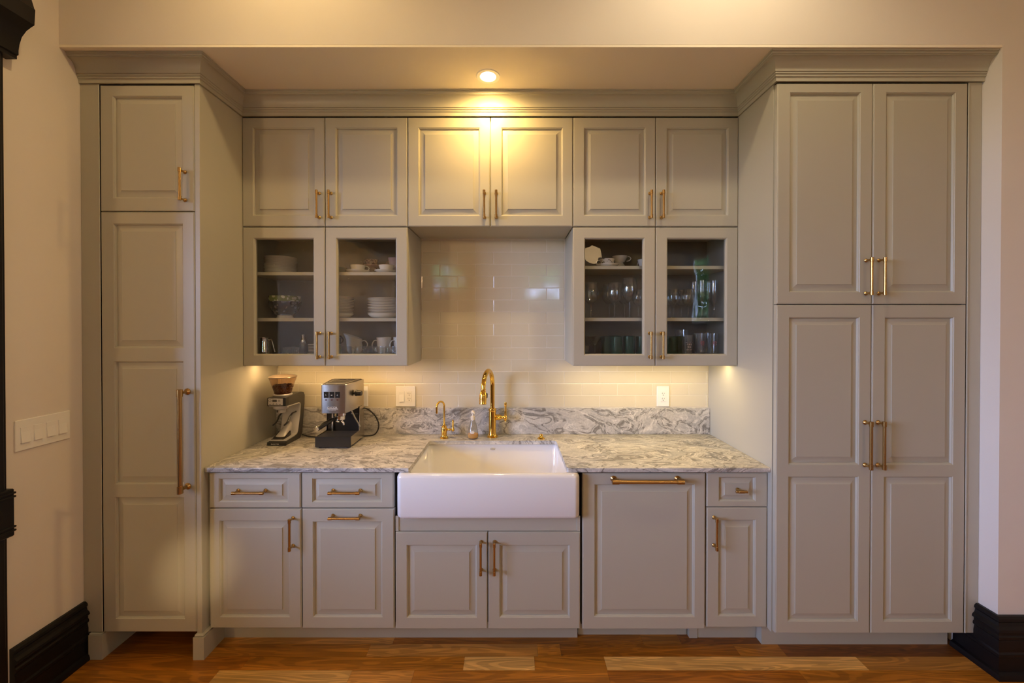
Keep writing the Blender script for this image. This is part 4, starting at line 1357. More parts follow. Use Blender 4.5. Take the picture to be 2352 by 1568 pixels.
for s, xo in ((-1, gx0 + 0.016), (1, gx1 - 0.020)):
    mb = MB()
    q = [(-0.11, 0.165), (-0.15, 0.163), (-0.175, 0.150), (-0.195, 0.125), (-0.215, 0.116), (-0.235, 0.112)]
    mb.tube([(xo, a, gz(b)) for a, b in q], [0.0040, 0.0048, 0.0052, 0.0052, 0.005, 0.0045], 10)
    put('fork', mb, 'black', gr, label='black portafilter hook')
mb = MB()
rings = []
for t_ in range(9):
    f_ = t_ / 8
    y_ = -0.122 - 0.105 * f_
    w_ = 0.028 + 0.006 * f_
    h_ = 0.080 * (1 - f_) ** 0.8
    rings.append([(cx_ + w_ * math.cos(a), y_ - 0.01 * math.sin(a) * 0, gz(0.034 + (h_ * math.sin(a)) ** 1.0)) for a in [PI * i / 12 for i in range(13)]])
mb.loft(rings, closed=False)
put('chute', mb, 'silver', gr, smooth=60, label='rounded silver chute above the tray')
mb = MB(); mb.box(cx_ - 0.036, cx_ + 0.036, -0.245, -0.165, gz(0.031), gz(0.0345), 0.001)
mb.prism([(-0.235, gz(0.0345)), (-0.165, gz(0.0345)), (-0.165, gz(0.062))], cx_ - 0.034, cx_ + 0.034, 'YZ')
put('tray', mb, 'black', gr)
hy_ = -0.178
hcx = ax(649.5, hy_)
mb = MB(); mb.lathe([(0, 0.279), (0.050, 0.279), (0.050, 0.284), (0.047, 0.287), (0, 0.287)], (hcx, hy_, CT), 28); put('collar', mb, 'silver', gr)
mb = MB(); mb.lathe([(0.0455, 0.286), (0.047, 0.300), (0.062, 0.345), (0.0755, 0.386), (0.0735, 0.386), (0.060, 0.345), (0.045, 0.300), (0.0435, 0.286)], (hcx, hy_, CT), 32)
put('hopper', mb, 'hopper', gr)
mb = MB(); mb.lathe([(0.0, 0.401), (0.03, 0.400), (0.060, 0.395), (0.075, 0.389), (0.0765, 0.386), (0.074, 0.3835), (0.071, 0.386), (0, 0.392)], (hcx, hy_, CT), 32)
put('hopper_lid', mb, 'lid', gr)
mb = MB()
rb = random.Random(3)
bean_prof = [(0, -0.0052), (0.0028, -0.004), (0.0037, 0), (0.0028, 0.004), (0, 0.0052)]
mb.lathe([(0, 0.288), (0.042, 0.288), (0.0435, 0.300), (0.053, 0.330), (0, 0.331)], (hcx, hy_, CT), 24)
for i in range(300):
    a = rb.uniform(0, 2 * PI)
    if i < 170:
        rr_ = 0.052 * math.sqrt(rb.random()); z_ = 0.333 + 0.005 * rb.random()
    else:
        z_ = rb.uniform(0.292, 0.332); rr_ = 0.0425 + (z_ - 0.300) * 0.35
    mb.lathe(bean_prof, (hcx + rr_ * math.cos(a), hy_ + rr_ * math.sin(a), CT + z_), 6, (rb.uniform(-1, 1), rb.uniform(-1, 1), rb.uniform(-1, 1)))
put('coffee_beans', mb, 'bean', gr, kind='stuff', smooth=60)
# its cord
mb = MB()
mb.tube([(-1.30, -0.075, gz(0.012)), (-1.26, -0.085, gz(0.006)), (-1.21, -0.10, gz(0.005)), (-1.16, -0.092, gz(0.005)), (-1.10, -0.06, gz(0.005)), (-1.05, -0.038, gz(0.005))], 0.004, 8)
put('power_cord', mb, 'rubber', gr, smooth=60)

# ================================================================== ESPRESSO MACHINE
es = thing('espresso_machine', 'brushed steel espresso machine with black drip tray on the left counter', 'coffee machine', (-1.005, -0.2, CT))
bx0, bx1 = -1.105, -0.907          # full width (back and base)
tx0, tx1 = -1.066, -0.928          # front of the upper housing
yF, yBk = -0.322, -0.104
yT = -0.307
zU0, zU1 = 0.200, 0.361


def trap(z, g_=0.0, r=0.010):
    """outline of the upper housing: narrower at the front, rounded front corners"""
    x0, x1, f0, f1 = bx0 + g_, bx1 - g_, tx0 + g_, tx1 - g_
    return [(x0, yBk, z), (x0, yBk - 0.12, z), (f0 - 0.004, yF + 0.012 + g_, z), (f0 + 0.003, yF + 0.003 + g_, z), (f0 + 0.010, yF + g_, z),
            (f1 - 0.010, yF + g_, z), (f1 - 0.003, yF + 0.003 + g_, z), (f1 + 0.004, yF + 0.012 + g_, z), (x1, yBk - 0.12, z), (x1, yBk, z)]


# sides run straight from the front corners to the back
def trap2(z, g_=0.0):
    x0, x1, f0, f1 = bx0 + g_, bx1 - g_, tx0 + g_, tx1 - g_
    return [(x0, yBk, z), (f0 - 0.003, yF + 0.014 + g_, z), (f0 + 0.002, yF + 0.004 + g_, z), (f0 + 0.010, yF + g_, z),
            (f1 - 0.010, yF + g_, z), (f1 - 0.002, yF + 0.004 + g_, z), (f1 + 0.003, yF + 0.014 + g_, z), (x1, yBk, z)]


mb = MB()
mb.loft([trap2(gz(zU0), 0.0015), trap2(gz(zU0 + 0.0015)), trap2(gz(zU1 - 0.0015)), trap2(gz(zU1), 0.0015), trap2(gz(zU1), 0.006), trap2(gz(zU1 - 0.004), 0.007)])
hs = put('housing', mb, 'steel', es, smooth=30)
mb = MB()
mb.loft([trap2(gz(zU1 - 0.003), 0.014), trap2(gz(zU1 + 0.002), 0.014), trap2(gz(zU1 + 0.003), 0.017)])
put('cup_tray', mb, 'darkgrey', es, smooth=30)
mb = MB()
for i in range(6):
    y_ = yF + 0.05 + i * 0.026
    mb.box(-1.05, -0.945, y_, y_ + 0.012, gz(zU1 + 0.003), gz(zU1 + 0.0045))
mb.box(-1.04, -1.0, yBk - 0.035, yBk - 0.02, gz(zU1 + 0.003), gz(zU1 + 0.006), 0.001)
mb.box(-0.99, -0.95, yBk - 0.035, yBk - 0.02, gz(zU1 + 0.003), gz(zU1 + 0.006), 0.001)
put('tray_ribs', mb, 'black', es)
# front of housing: switches, lamps, lettering
ec = (tx0 + tx1) / 2
for i in range(3):
    x_ = tx0 + 0.034 + i * 0.0315 - 0.003
    mb = MB()
    zs = gz(0.304)
    mb.box(x_ - 0.0135, x_ + 0.0135, yF - 0.0015, yF + 0.001, zs - 0.017, zs + 0.017, 0.001)
    mb.box(x_ - 0.0105, x_ + 0.0105, yF - 0.0035, yF, zs - 0.014, zs + 0.014, 0.0015)
    s_ = put('switch', mb, 'black', hs)
    mb = MB()
    if i == 0:
        mb.box(x_ - 0.0015, x_ - 0.0005, yF - 0.0039, yF - 0.0034, zs - 0.004, zs + 0.004); mb.box(x_ + 0.0015, x_ + 0.003, yF - 0.0039, yF - 0.0034, zs - 0.003, zs - 0.002)
    elif i == 1:
        mb.box(x_ - 0.004, x_ + 0.003, yF - 0.0039, yF - 0.0034, zs - 0.003, zs + 0.001); mb.box(x_ + 0.003, x_ + 0.005, yF - 0.0039, yF - 0.0034, zs - 0.001, zs + 0.001)
    else:
        mb.box(x_ - 0.003, x_ + 0.003, yF - 0.0039, yF - 0.0034, zs - 0.004, zs - 0.002); mb.box(x_ - 0.0005, x_ + 0.0005, yF - 0.0039, yF - 0.0034, zs - 0.001, zs + 0.004)
    put('symbol', mb, 'ink', s_) if False else (lambda o_: setattr(o_, 'parent', hs))(put('symbol', mb, 'ink', hs))
    mb = MB(); mb.box(x_ - 0.005, x_ + 0.005, yF - 0.0012, yF + 0.001, gz(0.2735), gz(0.2785), 0.0005)
    put('indicator', mb, 'redled', hs, label='small dark red indicator lamp')
hl = world_loc(hs)
text_mesh('GAGGIA', 0.0185, 'ink', hs, (ec - 0.004 - hl.x, yF - 0.0006 - hl.y, 0.231), xs=0.78, space=1.05)
text_mesh('CLASSIC', 0.0075, 'ink', hs, (ec - 0.003 - hl.x, yF - 0.0006 - hl.y, 0.2185), space=1.5)
mb = MB(); mb.box(ec - 0.034, ec + 0.028, yF - 0.0009, yF, gz(0.2235), gz(0.2247)); put('underline', mb, 'ink', hs)
# steam knob on the right side
kd = Vector((0.98, -0.17, 0)).normalized()
kc = Vector((-0.917, -0.225, gz(0.298)))
mb = MB()
mb.lathe([(0.007, -0.006), (0.007, 0.012)], kc, 14, kd)
mb.lathe([(0, 0.010), (0.017, 0.010), (0.0185, 0.013), (0.0175, 0.018), (0.0158, 0.020), (0.0150, 0.043), (0.0135, 0.046), (0, 0.046)], kc, 20, kd)
put('steam_knob', mb, 'black', es)
# back column, black front plate (water tank) and side sheets
mb = MB(); mb.box(bx0 + 0.003, bx1 - 0.003, -0.165, yBk - 0.002, gz(0.010), gz(0.205))
put('water_tank', mb, 'black', es)
tk = es.children[-1]
text_mesh('MAX', 0.006, 'ink', tk, (-0.952 + 1.005, -0.1655 + 0.2, 0.163), space=1.2)
mb = MB(); mb.box(-0.940, -0.918, -0.1656, -0.165, gz(0.1625), gz(0.1633)); put('level_line', mb, 'silver', tk)
for xa, xb in ((bx0, bx0 + 0.002), (bx1 - 0.002, bx1)):
    mb = MB(); mb.prism([(yT + 0.01, gz(0.012)), (yBk, gz(0.012)), (yBk, gz(0.206)), (-0.168, gz(0.206)), (-0.172, gz(0.11)), (-0.178, gz(0.068)), (yT + 0.01, gz(0.064))], xa, xb, 'YZ')
    put('side_sheet', mb, 'steel', es)
mb = MB(); mb.box(bx0 + 0.003, bx1 - 0.003, yT + 0.004, -0.166, gz(0.008), gz(0.056))
put('chassis', mb, 'black', es)
mb = MB(); mb.box(bx0 - 0.001, bx1 + 0.001, yT, yT + 0.010, gz(0.006), gz(0.066), 0.0015); put('drip_tray', mb, 'black', es)
dt = es.children[-1]
mb = MB()
for i in range(13):
    y_ = yT + 0.012 + i * 0.0098
    mb.box(bx0 + 0.004, bx1 - 0.004, y_, y_ + 0.0045, gz(0.060), gz(0.0635))
for i in range(4):
    x_ = bx0 + 0.004 + i * 0.0615
    mb.box(x_, x_ + 0.004, yT + 0.012, -0.168, gz(0.0585), gz(0.0615))
put('grid', mb, 'darkgrey', dt)
mb = MB()
for xx in (bx0 + 0.02, bx1 - 0.02):
    for yy in (yT + 0.02, yBk - 0.02):
        mb.lathe([(0, 0), (0.010, 0), (0.009, 0.010), (0, 0.010)], (xx, yy, CT + 0.0002), 12)
put('rubber_feet', mb, 'rubber', es)
mb = MB(); mb.tube([(bx0 + 0.038, -0.175, gz(0.06)), (bx0 + 0.038, -0.175, gz(0.205))], 0.0055, 12); put('return_tube', mb, 'chrome', es)
# group head and portafilter
gcx, gcy = -0.990, -0.245
mb = MB(); mb.lathe([(0.0, 0.170), (0.030, 0.170), (0.033, 0.174), (0.033, 0.192), (0.037, 0.194), (0.037, 0.206), (0, 0.206)], (gcx, gcy, CT), 26)
put('group_head', mb, 'chrome', es)
mb = MB()
mb.lathe([(0.0, 0.138), (0.016, 0.140), (0.029, 0.150), (0.031, 0.171), (0, 0.171)], (gcx, gcy, CT), 24)
mb.tube([(gcx - 0.022, gcy - 0.005, gz(0.140)), (gcx - 0.010, gcy - 0.004, gz(0.137)), (gcx, gcy, gz(0.141)), (gcx + 0.012, gcy - 0.004, gz(0.138)), (gcx + 0.022, gcy - 0.006, gz(0.128)), (gcx + 0.024, gcy - 0.007, gz(0.118))], [0.005, 0.006, 0.009, 0.007, 0.006, 0.0055], 10)
pfil = put('portafilter', mb, 'chrome', es)
h0 = Vector((gcx - 0.026, gcy - 0.018, gz(0.158)))
h1 = Vector((gcx - 0.077, gcy - 0.118, gz(0.126)))
hd = (h1 - h0)
mb = MB()
mb.tube([h0 + hd * f_ for f_ in (0, 0.12, 0.3, 0.6, 0.9, 1.0)], [0.007, 0.0095, 0.0125, 0.0135, 0.0148, 0.0145], 14)
put('handle', mb, 'black', pfil)
mb = MB(); mb.lathe([(0.0145, -0.001), (0.0140, 0.004), (0.009, 0.0055), (0, 0.0045)], h1, 16, hd)
put('handle_cap', mb, 'chrome', pfil)
# steam wand
mb = MB()
mb.tube([(-0.935, -0.225, gz(0.200)), (-0.928, -0.222, gz(0.180)), (-0.916, -0.217, gz(0.150)), (-0.900, -0.212, gz(0.118))], [0.004, 0.0045, 0.0045, 0.0045], 10)
mb.tube([(-0.901, -0.212, gz(0.122)), (-0.892, -0.210, gz(0.098))], [0.0055, 0.006], 10)
put('steam_wand', mb, 'steel', es)
mb = MB()
cp = [(-0.915, -0.100, gz(0.185)), (-0.885, -0.085, gz(0.170)), (-0.850, -0.065, gz(0.125)), (-0.833, -0.055, gz(0.075)), (-0.838, -0.055, gz(0.035)), (-0.860, -0.060, gz(0.008)), (-0.90, -0.075, gz(0.0055)), (-0.94, -0.085, gz(0.0055))]
# smooth the cord
def catmull(p, n=6):
    p = [Vector(q) for q in p]
    out_ = []
    for i in range(len(p) - 1):
        a, b, c_, d_ = p[max(i - 1, 0)], p[i], p[i + 1], p[min(i + 2, len(p) - 1)]
        for k in range(n):
            t_ = k / n
            out_.append(0.5 * ((2 * b) + (c_ - a) * t_ + (2 * a - 5 * b + 4 * c_ - d_) * t_ * t_ + (3 * b - a - 3 * c_ + d_) * t_ ** 3))
    return out_ + [p[-1]]
mb.tube(catmull(cp), 0.0042, 8)
put('power_cord', mb, 'rubber', es, smooth=60)

# ================================================================== CROCKERY AND GLASSES
ORD = ['lowest', 'second', 'third', 'fourth', 'fifth', 'sixth', 'seventh', 'eighth', 'ninth', 'tenth', 'eleventh', 'twelfth', 'thirteenth', 'fourteenth']
CB_Z = Z_U + 0.048          # cabinet floor
S1, S2 = SHELF[0]
T1, T2 = SHELF[1]


def lathe_obj(name, prof, mat, seg=28, parent=None, smooth=40):
    mb_ = MB(); mb_.lathe(prof, (0, 0, 0), seg)
    return put(name, mb_, mat, parent, local=True, smooth=smooth)


def first(name, parts, label, cat, loc, group, rotz=0.0):
    """thing with parts made in its own frame"""
    t_ = thing(name, label, cat, loc, group, rotz)
    for nm, mb_, mat in parts:
        put(nm, mb_, mat, t_, local=True, smooth=45)
    return t_


def LZ(prof, seg=28, **kw):
    m_ = MB(); m_.lathe(prof, (0, 0, 0), seg, **kw); return m_


def ring_handle(r_attach, z0, z1, outx, rad, flat=1.0):
    """loop handle on the +X side"""
    m_ = MB()
    zm = (z0 + z1) / 2
    pts_ = [(r_attach - 0.002, 0, z1), (r_attach + outx * 0.55, 0, z1 + 0.004), (r_attach + outx, 0, zm + (z1 - z0) * 0.22), (r_attach + outx * 0.95, 0, zm - (z1 - z0) * 0.15), (r_attach + outx * 0.5, 0, z0), (r_attach - 0.003, 0, z0 - 0.002)]
    m_.tube(catmull(pts_, 5), rad, 8)
    return m_


def stack(n, pitch, r, x, y, z, where, group, mat='china', deep=0.0, jitter=0.003, bottom_deep=False):
    base = None
    zc_ = z
    for i in range(n):
        h = pitch * 2.2
        if bottom_deep and i == 0:
            prof = [(0, 0), (r * 0.60, 0), (r * 0.82, 0.006), (r * 0.97, 0.020), (r, 0.028), (r * 0.975, 0.028), (r * 0.93, 0.020), (r * 0.80, 0.009), (0, 0.005)]
            b0 = put('bowl', LZ(prof, 36), mat, smooth=50)
            b0.location = (x, y, z + 0.0005)
            tag(b0, 'white shallow bowl at the bottom of the ' + where, 'bowl')
            zc_ = z + 0.021
            continue
        lab = 'white plate, %s of the %s' % ('top one' if i == n - 1 else ORD[i] + (' plate' if i else ' plate'), where)
        lab = 'white plate, %s in the %s' % ('topmost' if i == n - 1 else (ORD[i] + ' from the bottom' if i else 'lowest'), where)
        jx, jy = rng.uniform(-jitter, jitter), rng.uniform(-jitter, jitter)
        loc = (x + jx, y + jy, zc_ + 0.0006)
        if base is None:
            prof = [(0, 0), (r * 0.62, 0), (r * 0.66, 0.0015), (r * 0.70, pitch * 0.55), (r * 0.95, pitch * 1.12), (r, pitch * 1.40), (r * 0.99, pitch * 1.52), (r * 0.72, pitch * 0.80), (r * 0.62, pitch * 0.55), (0, pitch * 0.5)]
            base = put('plate', LZ(prof, 36), mat, smooth=50)
            base.location = loc
            tag(base, lab, 'plate', group)
        else:
            c_ = base.copy(); COL.objects.link(c_); c_.location = loc
            c_.rotation_euler = (0, 0, rng.uniform(0, 6))
            c_['label'] = lab
        zc_ += pitch
    return base


# --- left cabinet, top shelf
stack(12, 0.0082, 0.088, -1.385, -0.150, S1, 'top-shelf stack at far left', 'plates on the top shelf at far left')
# --- left cabinet, middle shelf
bxc, byc = ax(655.5, -0.165), -0.165
bl = first('mixing_bowl', [('foot', LZ([(0, 0), (0.045, 0), (0.046, 0.002), (0.043, 0.016), (0.041, 0.018), (0, 0.018)]), 'china'),
                           ('bowl', LZ([(0, 0.016), (0.041, 0.016), (0.052, 0.022), (0.072, 0.045), (0.084, 0.075), (0.088, 0.098), (0.085, 0.098), (0.080, 0.075), (0.068, 0.047), (0.04, 0.024), (0, 0.022)], 36), 'blueware')],
           'dark blue floral bowl with white foot, on the middle shelf', 'bowl', (bxc, byc, S2 + 0.0003), None)
first('mixing_bowl', [('bowl', LZ([(0, 0.0), (0.038, 0.0), (0.064, 0.024), (0.079, 0.056), (0.0815, 0.069), (0.0835, 0.076), (0.0865, 0.106), (0.0835, 0.106), (0.079, 0.076), (0.076, 0.056), (0.062, 0.03), (0, 0.006)], 36), 'greenware')],
      'green floral bowl nested inside the dark blue bowl', 'bowl', (bxc, byc, S2 + 0.0245), None)
px_c = ax(768, -0.165)
stack(12, 0.0092, 0.107, px_c - 0.002, -0.150, S2, 'middle-shelf stack behind the door seam', 'plates on the middle shelf behind the door seam', bottom_deep=True)
px_c = ax(885, -0.155)
stack(11, 0.0092, 0.106, px_c + 0.004, -0.150, S2, 'middle-shelf stack at the right end', 'plates on the middle shelf at the right end', bottom_deep=True)
# --- left cabinet, bottom
mb = MB()
mb.lathe([(0, 0), (0.042, 0), (0.043, 0.002), (0.041, 0.03), (0.035, 0.08), (0.033, 0.098), (0.035, 0.106), (0.0335, 0.106), (0.0315, 0.098), (0.034, 0.08), (0.040, 0.03), (0.041, 0.004), (0, 0.004)], (0, 0, 0), 30)
mh = MB(); mh.tube([(0.032, 0, 0.092), (0.048, -0.004, 0.094), (0.056, -0.005, 0.080), (0.064, -0.006, 0.045), (0.070, -0.006, 0.022)], 0.0035, 8)
first('milk_pitcher', [('body', mb, 'chrome'), ('handle', mh, 'chrome')], 'stainless steel milk pitcher on the bottom shelf at far left', 'pitcher', (ax(608, -0.2), -0.21, CB_Z), None)


def shot(x, y, lab):
    return first('shot_glass', [('cup', LZ([(0, 0), (0.019, 0), (0.0205, 0.004), (0.0225, 0.050), (0.021, 0.050), (0.0188, 0.008), (0, 0.007)], 18), 'clear'),
                                ], lab, 'glass', (x, y, CB_Z), 'small glasses on the bottom shelf')


s0 = shot(ax(659, -0.22), -0.225, 'small clear shot glass right of the milk pitcher')
dup(s0, (ax(683, -0.22), -0.225, CB_Z), 'small clear shot glass in front of the salt shaker')
dup(s0, (ax(671, -0.17), -0.165, CB_Z), 'small clear shot glass in the second row, right of the milk pitcher')
first('salt_shaker', [('jar', LZ([(0, 0), (0.021, 0), (0.022, 0.004), (0.021, 0.06), (0.017, 0.075), (0.0155, 0.075), (0.019, 0.06), (0.02, 0.006), (0, 0.005)], 18), 'clear'),
                      ('cap', LZ([(0.0165, 0.070), (0.0175, 0.074), (0.016, 0.090), (0.010, 0.104), (0.0085, 0.108), (0.011, 0.114), (0.010, 0.121), (0, 0.124)], 18), 'chrome')],
      'clear glass shaker with shiny metal top, on the bottom shelf', 'shaker', (ax(696, -0.14), -0.135, CB_Z), None)
mb = LZ([(0, 0), (0.026, 0), (0.028, 0.003), (0.031, 0.068), (0.0295, 0.068), (0.0265, 0.006), (0, 0.005)], 20)
ms = MB()
for k in range(7):
    z_ = 0.008 + k * 0.0085
    r_ = 0.0285 + 0.003 * z_ / 0.068 + 0.0004
    ms.lathe([(r_ - 0.0006, z_), (r_ + 0.0003, z_ + 0.0005), (r_ + 0.0006, z_ + 0.0035), (r_ - 0.0004, z_ + 0.004)], (0, 0, 0), 20)
first('striped_cup', [('cup', mb, 'stripe'), ('stripes', ms, 'slot')], 'grey and dark striped cup partly behind the door frame', 'cup', (ax(721, -0.2), -0.20, CB_Z), None)


def mug_parts(r, h, mat):
    b = LZ([(0, 0), (r * 0.72, 0), (r * 0.80, 0.004), (r * 0.90, h * 0.4), (r, h), (r * 0.95, h), (r * 0.86, h * 0.4), (r * 0.74, 0.008), (0, 0.007)], 28)
    return [('cup', b, mat), ('handle', ring_handle(r * 0.9, h * 0.22, h * 0.78, r * 0.72, 0.0038), mat)]


# green bowl, teacups, mauve ware: top shelf behind the second door
first('glass_bowl', [('bowl', LZ([(0, 0), (0.030, 0), (0.045, 0.014), (0.054, 0.040), (0.051, 0.040), (0.042, 0.016), (0, 0.005)], 28), 'bottleglass')],
      'dark green glass bowl on the top shelf behind the door seam', 'bowl', (ax(776, -0.16), -0.16, S1), None)


def cup_saucer(x, y, z, lab_c, lab_s, rot, mat='china', gilt=False, group=None):
    sc_ = put('saucer', LZ([(0, 0), (0.038, 0), (0.040, 0.002), (0.055, 0.008), (0.068, 0.0165), (0.0685, 0.018), (0.066, 0.018), (0.053, 0.0105), (0.036, 0.006), (0, 0.005)], 36), 'china', smooth=50)
    sc_.location = (x, y, z + 0.0003)
    tag(sc_, lab_s, 'saucer')
    parts = [('cup', LZ([(0, 0), (0.024, 0), (0.025, 0.004), (0.028, 0.008), (0.038, 0.020), (0.043, 0.034), (0.0455, 0.042), (0.0435, 0.042), (0.036, 0.020), (0.026, 0.010), (0, 0.008)], 32), mat),
             ('handle', ring_handle(0.040, 0.012, 0.034, 0.022, 0.0030), 'china')]
    if gilt:
        parts.append(('gilt_rim', LZ([(0.0434, 0.0418), (0.0446, 0.0428), (0.0456, 0.0418), (0.0450, 0.0408)], 32), 'gilt'))
    return first('teacup', parts, lab_c, 'teacup', (x, y, z + 0.0068), None, rot)


cup_saucer(ax(823, -0.2), -0.205, S1, 'white teacup with gilt rim on the top shelf, left of the mauve china', 'white saucer on the top shelf, left of the mauve china', R(12), gilt=True)
cup_saucer(ax(889, -0.2), -0.205, S1, 'white teacup with gilt rim on the top shelf, in front of the pink cup', 'white saucer on the top shelf, in front of the pink cup', R(10), gilt=True)
mx0 = ax(855, -0.09)
zz = S1
m1 = first('transferware_cup', [('cup', LZ([(0, 0), (0.026, 0), (0.028, 0.006), (0.038, 0.016), (0.047, 0.036), (0.049, 0.046), (0.047, 0.046), (0.036, 0.018), (0, 0.010)], 30), 'mauveware')],
           'mauve floral cup under the mauve saucer, top shelf', 'teacup', (mx0, -0.085, zz + 0.0003), None)
o = put('transferware_saucer', LZ([(0, 0), (0.040, 0), (0.055, 0.004), (0.066, 0.013), (0.066, 0.016), (0.052, 0.009), (0, 0.006)], 32), 'pinkware', smooth=50)
o.location = (mx0 + 0.012, -0.085, zz + 0.047)
tag(o, 'mauve saucer between two stacked mauve cups, top shelf', 'saucer')
first('transferware_cup', [('cup', LZ([(0, 0), (0.022, 0), (0.026, 0.006), (0.032, 0.018), (0.036, 0.036), (0.041, 0.046), (0.039, 0.046), (0.030, 0.020), (0, 0.010)], 30), 'mauveware'), ('handle', ring_handle(0.033, 0.012, 0.038, 0.022, 0.003), 'mauveware')],
      'mauve floral cup on top of the mauve saucer, top shelf', 'teacup', (mx0 - 0.004, -0.085, zz + 0.0535), None, R(165))
first('pink_cup', [('cup', LZ([(0, 0), (0.022, 0), (0.026, 0.008), (0.034, 0.03), (0.043, 0.072), (0.041, 0.072), (0.032, 0.03), (0.022, 0.012), (0, 0.009)], 30), 'pinkware'), ('handle', ring_handle(0.033, 0.016, 0.050, 0.020, 0.003), 'pinkware')],
      'pink china cup at the right end of the top shelf', 'teacup', (ax(908, -0.1), -0.10, S1 + 0.0345), None, R(185))
first('upturned_cup', [('cup', LZ([(0.040, 0), (0.042, 0.002), (0.036, 0.02), (0.026, 0.030), (0.024, 0.034), (0, 0.034), (0, 0.030), (0.022, 0.028), (0.034, 0.018), (0.040, 0.0)], 28), 'mauveware')],
      'upturned mauve cup holding up the pink cup, top shelf', 'teacup', (ax(908, -0.1), -0.10, S1), None)
# bottom shelf behind the second door
first('dark_mug', mug_parts(0.036, 0.055, 'darkware'), 'dark brown mug on its olive pot, bottom shelf behind the door seam', 'mug', (ax(771, -0.15), -0.155, CB_Z + 0.0605), None, R(-20))
first('olive_pot', [('pot', LZ([(0, 0), (0.03, 0), (0.034, 0.004), (0.038, 0.03), (0.034, 0.060), (0.0, 0.060)], 24), 'oliveware')], 'olive green pot under the dark brown mug', 'pot', (ax(770, -0.15), -0.155, CB_Z), None)
mb = LZ([(0, 0), (0.030, 0), (0.033, 0.004), (0.044, 0.03), (0.046, 0.055), (0.041, 0.085), (0.046, 0.108), (0.044, 0.108), (0.038, 0.085), (0.043, 0.055), (0.041, 0.03), (0, 0.008)], 32)
for v in mb.bm.verts:                       # pulled-out lip, lower at the handle side
    if v.co.z > 0.06:
        f_ = (v.co.z - 0.06) / 0.048
        v.co.x -= 0.020 * f_ * max(0, -v.co.x / 0.045)
        v.co.z += f_ * (-0.016 * (v.co.x / 0.045))
first('cream_jug', [('body', mb, 'china'), ('handle', ring_handle(0.040, 0.032, 0.080, 0.034, 0.004), 'china')], 'white china jug behind the glass mugs, bottom shelf', 'jug', (ax(813, -0.14), -0.13, CB_Z + 0.0003), None, R(8))
wm = first('white_mug', mug_parts(0.044, 0.105, 'china'), 'white mug with handle to the left, bottom shelf behind the glass mugs', 'mug', (ax(882, -0.13), -0.13, CB_Z), None, R(178))
dup(wm, (ax(919, -0.13), -0.115, CB_Z), 'white mug at the right end of the bottom shelf', R(225))


def gmug(x, y, lab, rot):
    return first('glass_mug', [('cup', LZ([(0, 0), (0.020, 0), (0.026, 0.006), (0.030, 0.022), (0.027, 0.045), (0.028, 0.056), (0.0265, 0.056), (0.0255, 0.045), (0.0282, 0.022), (0.0245, 0.009), (0, 0.006)], 22), 'clear'),
                               ('handle', ring_handle(0.026, 0.014, 0.044, 0.020, 0.0028), 'clear')], lab, 'mug', (x, y, CB_Z), 'glass mugs on the bottom shelf', rot)


gm = gmug(ax(797, -0.23), -0.235, 'clear glass mug in front of the white jug', R(20))
dup(gm, (ax(827, -0.23), -0.235, CB_Z), 'clear glass mug before the jug handle', R(15))
dup(gm, (ax(846, -0.19), -0.185, CB_Z), 'clear glass mug in the gap between the jug and the white mugs', R(-10))
dup(gm, (ax(869, -0.23), -0.235, CB_Z), 'clear glass mug before the handle of the white mug', R(35))
dup(gm, (ax(897, -0.23), -0.235, CB_Z), 'clear glass mug before the right-hand white mug', R(20))

# --- right cabinet, top shelf
cup_saucer(ax(1394, -0.2), -0.205, T1, 'white teacup with a black leaf band, on a plain saucer', 'plain white saucer under the leaf-band teacup', R(172), mat='leafware')
o = first('teacup', [('cup', LZ([(0, 0), (0.026, 0), (0.030, 0.006), (0.038, 0.02), (0.047, 0.038), (0.045, 0.038), (0.036, 0.021), (0, 0.010)], 30), 'china'), ('handle', ring_handle(0.042, 0.010, 0.032, 0.022, 0.003), 'china')],
          'white teacup stacked on an upturned cup, right of the leaf-band teacup', 'teacup', (ax(1423, -0.1), -0.105, T1 + 0.0455), None, R(-8))
first('upturned_cup', [('cup', LZ([(0.046, 0), (0.047, 0.002), (0.040, 0.022), (0.028, 0.040), (0.026, 0.045), (0, 0.045), (0, 0.041), (0.025, 0.038), (0.038, 0.021), (0.044, 0.0)], 28), 'china')],
      'white upturned cup holding up a teacup, right of the leaf-band teacup', 'teacup', (ax(1420, -0.1), -0.105, T1 + 0.0003), None)
first('teacup', [('cup', LZ([(0, 0), (0.026, 0), (0.030, 0.006), (0.036, 0.03), (0.043, 0.058), (0.041, 0.058), (0.034, 0.03), (0, 0.010)], 30), 'china'), ('handle', ring_handle(0.036, 0.014, 0.046, 0.022, 0.003), 'china')],
      'white teacup half hidden at the door seam, right cabinet top shelf', 'teacup', (ax(1480, -0.13), -0.135, T1 + 0.0003), None, R(120))


def goblet(h, r, stem, bulge=1.0):
    f_ = 0.032
    return [(0, 0), (f_, 0), (f_, 0.0015), (0.010, 0.004), (0.0042, 0.009), (0.0036, stem * 0.6), (0.0048, stem - 0.004), (r * 0.45, stem + 0.004), (r * 0.86, stem + (h - stem) * 0.20), (r * bulge, stem + (h - stem) * 0.42), (r * 0.93, stem + (h - stem) * 0.72), (r * 0.80, h),
            (r * 0.78, h), (r * 0.91, stem + (h - stem) * 0.72), (r * bulge - 0.0012, stem + (h - stem) * 0.42), (r * 0.84, stem + (h - stem) * 0.21), (r * 0.40, stem + 0.007), (0, stem + 0.004)]


def lone(name, prof, mat, label, cat, x, y, z, group, seg=24):
    o_ = put(name, LZ(prof, seg), mat, smooth=60)
    o_.location = (x, y, z + 0.0003)
    tag(o_, label, cat, group)
    return o_


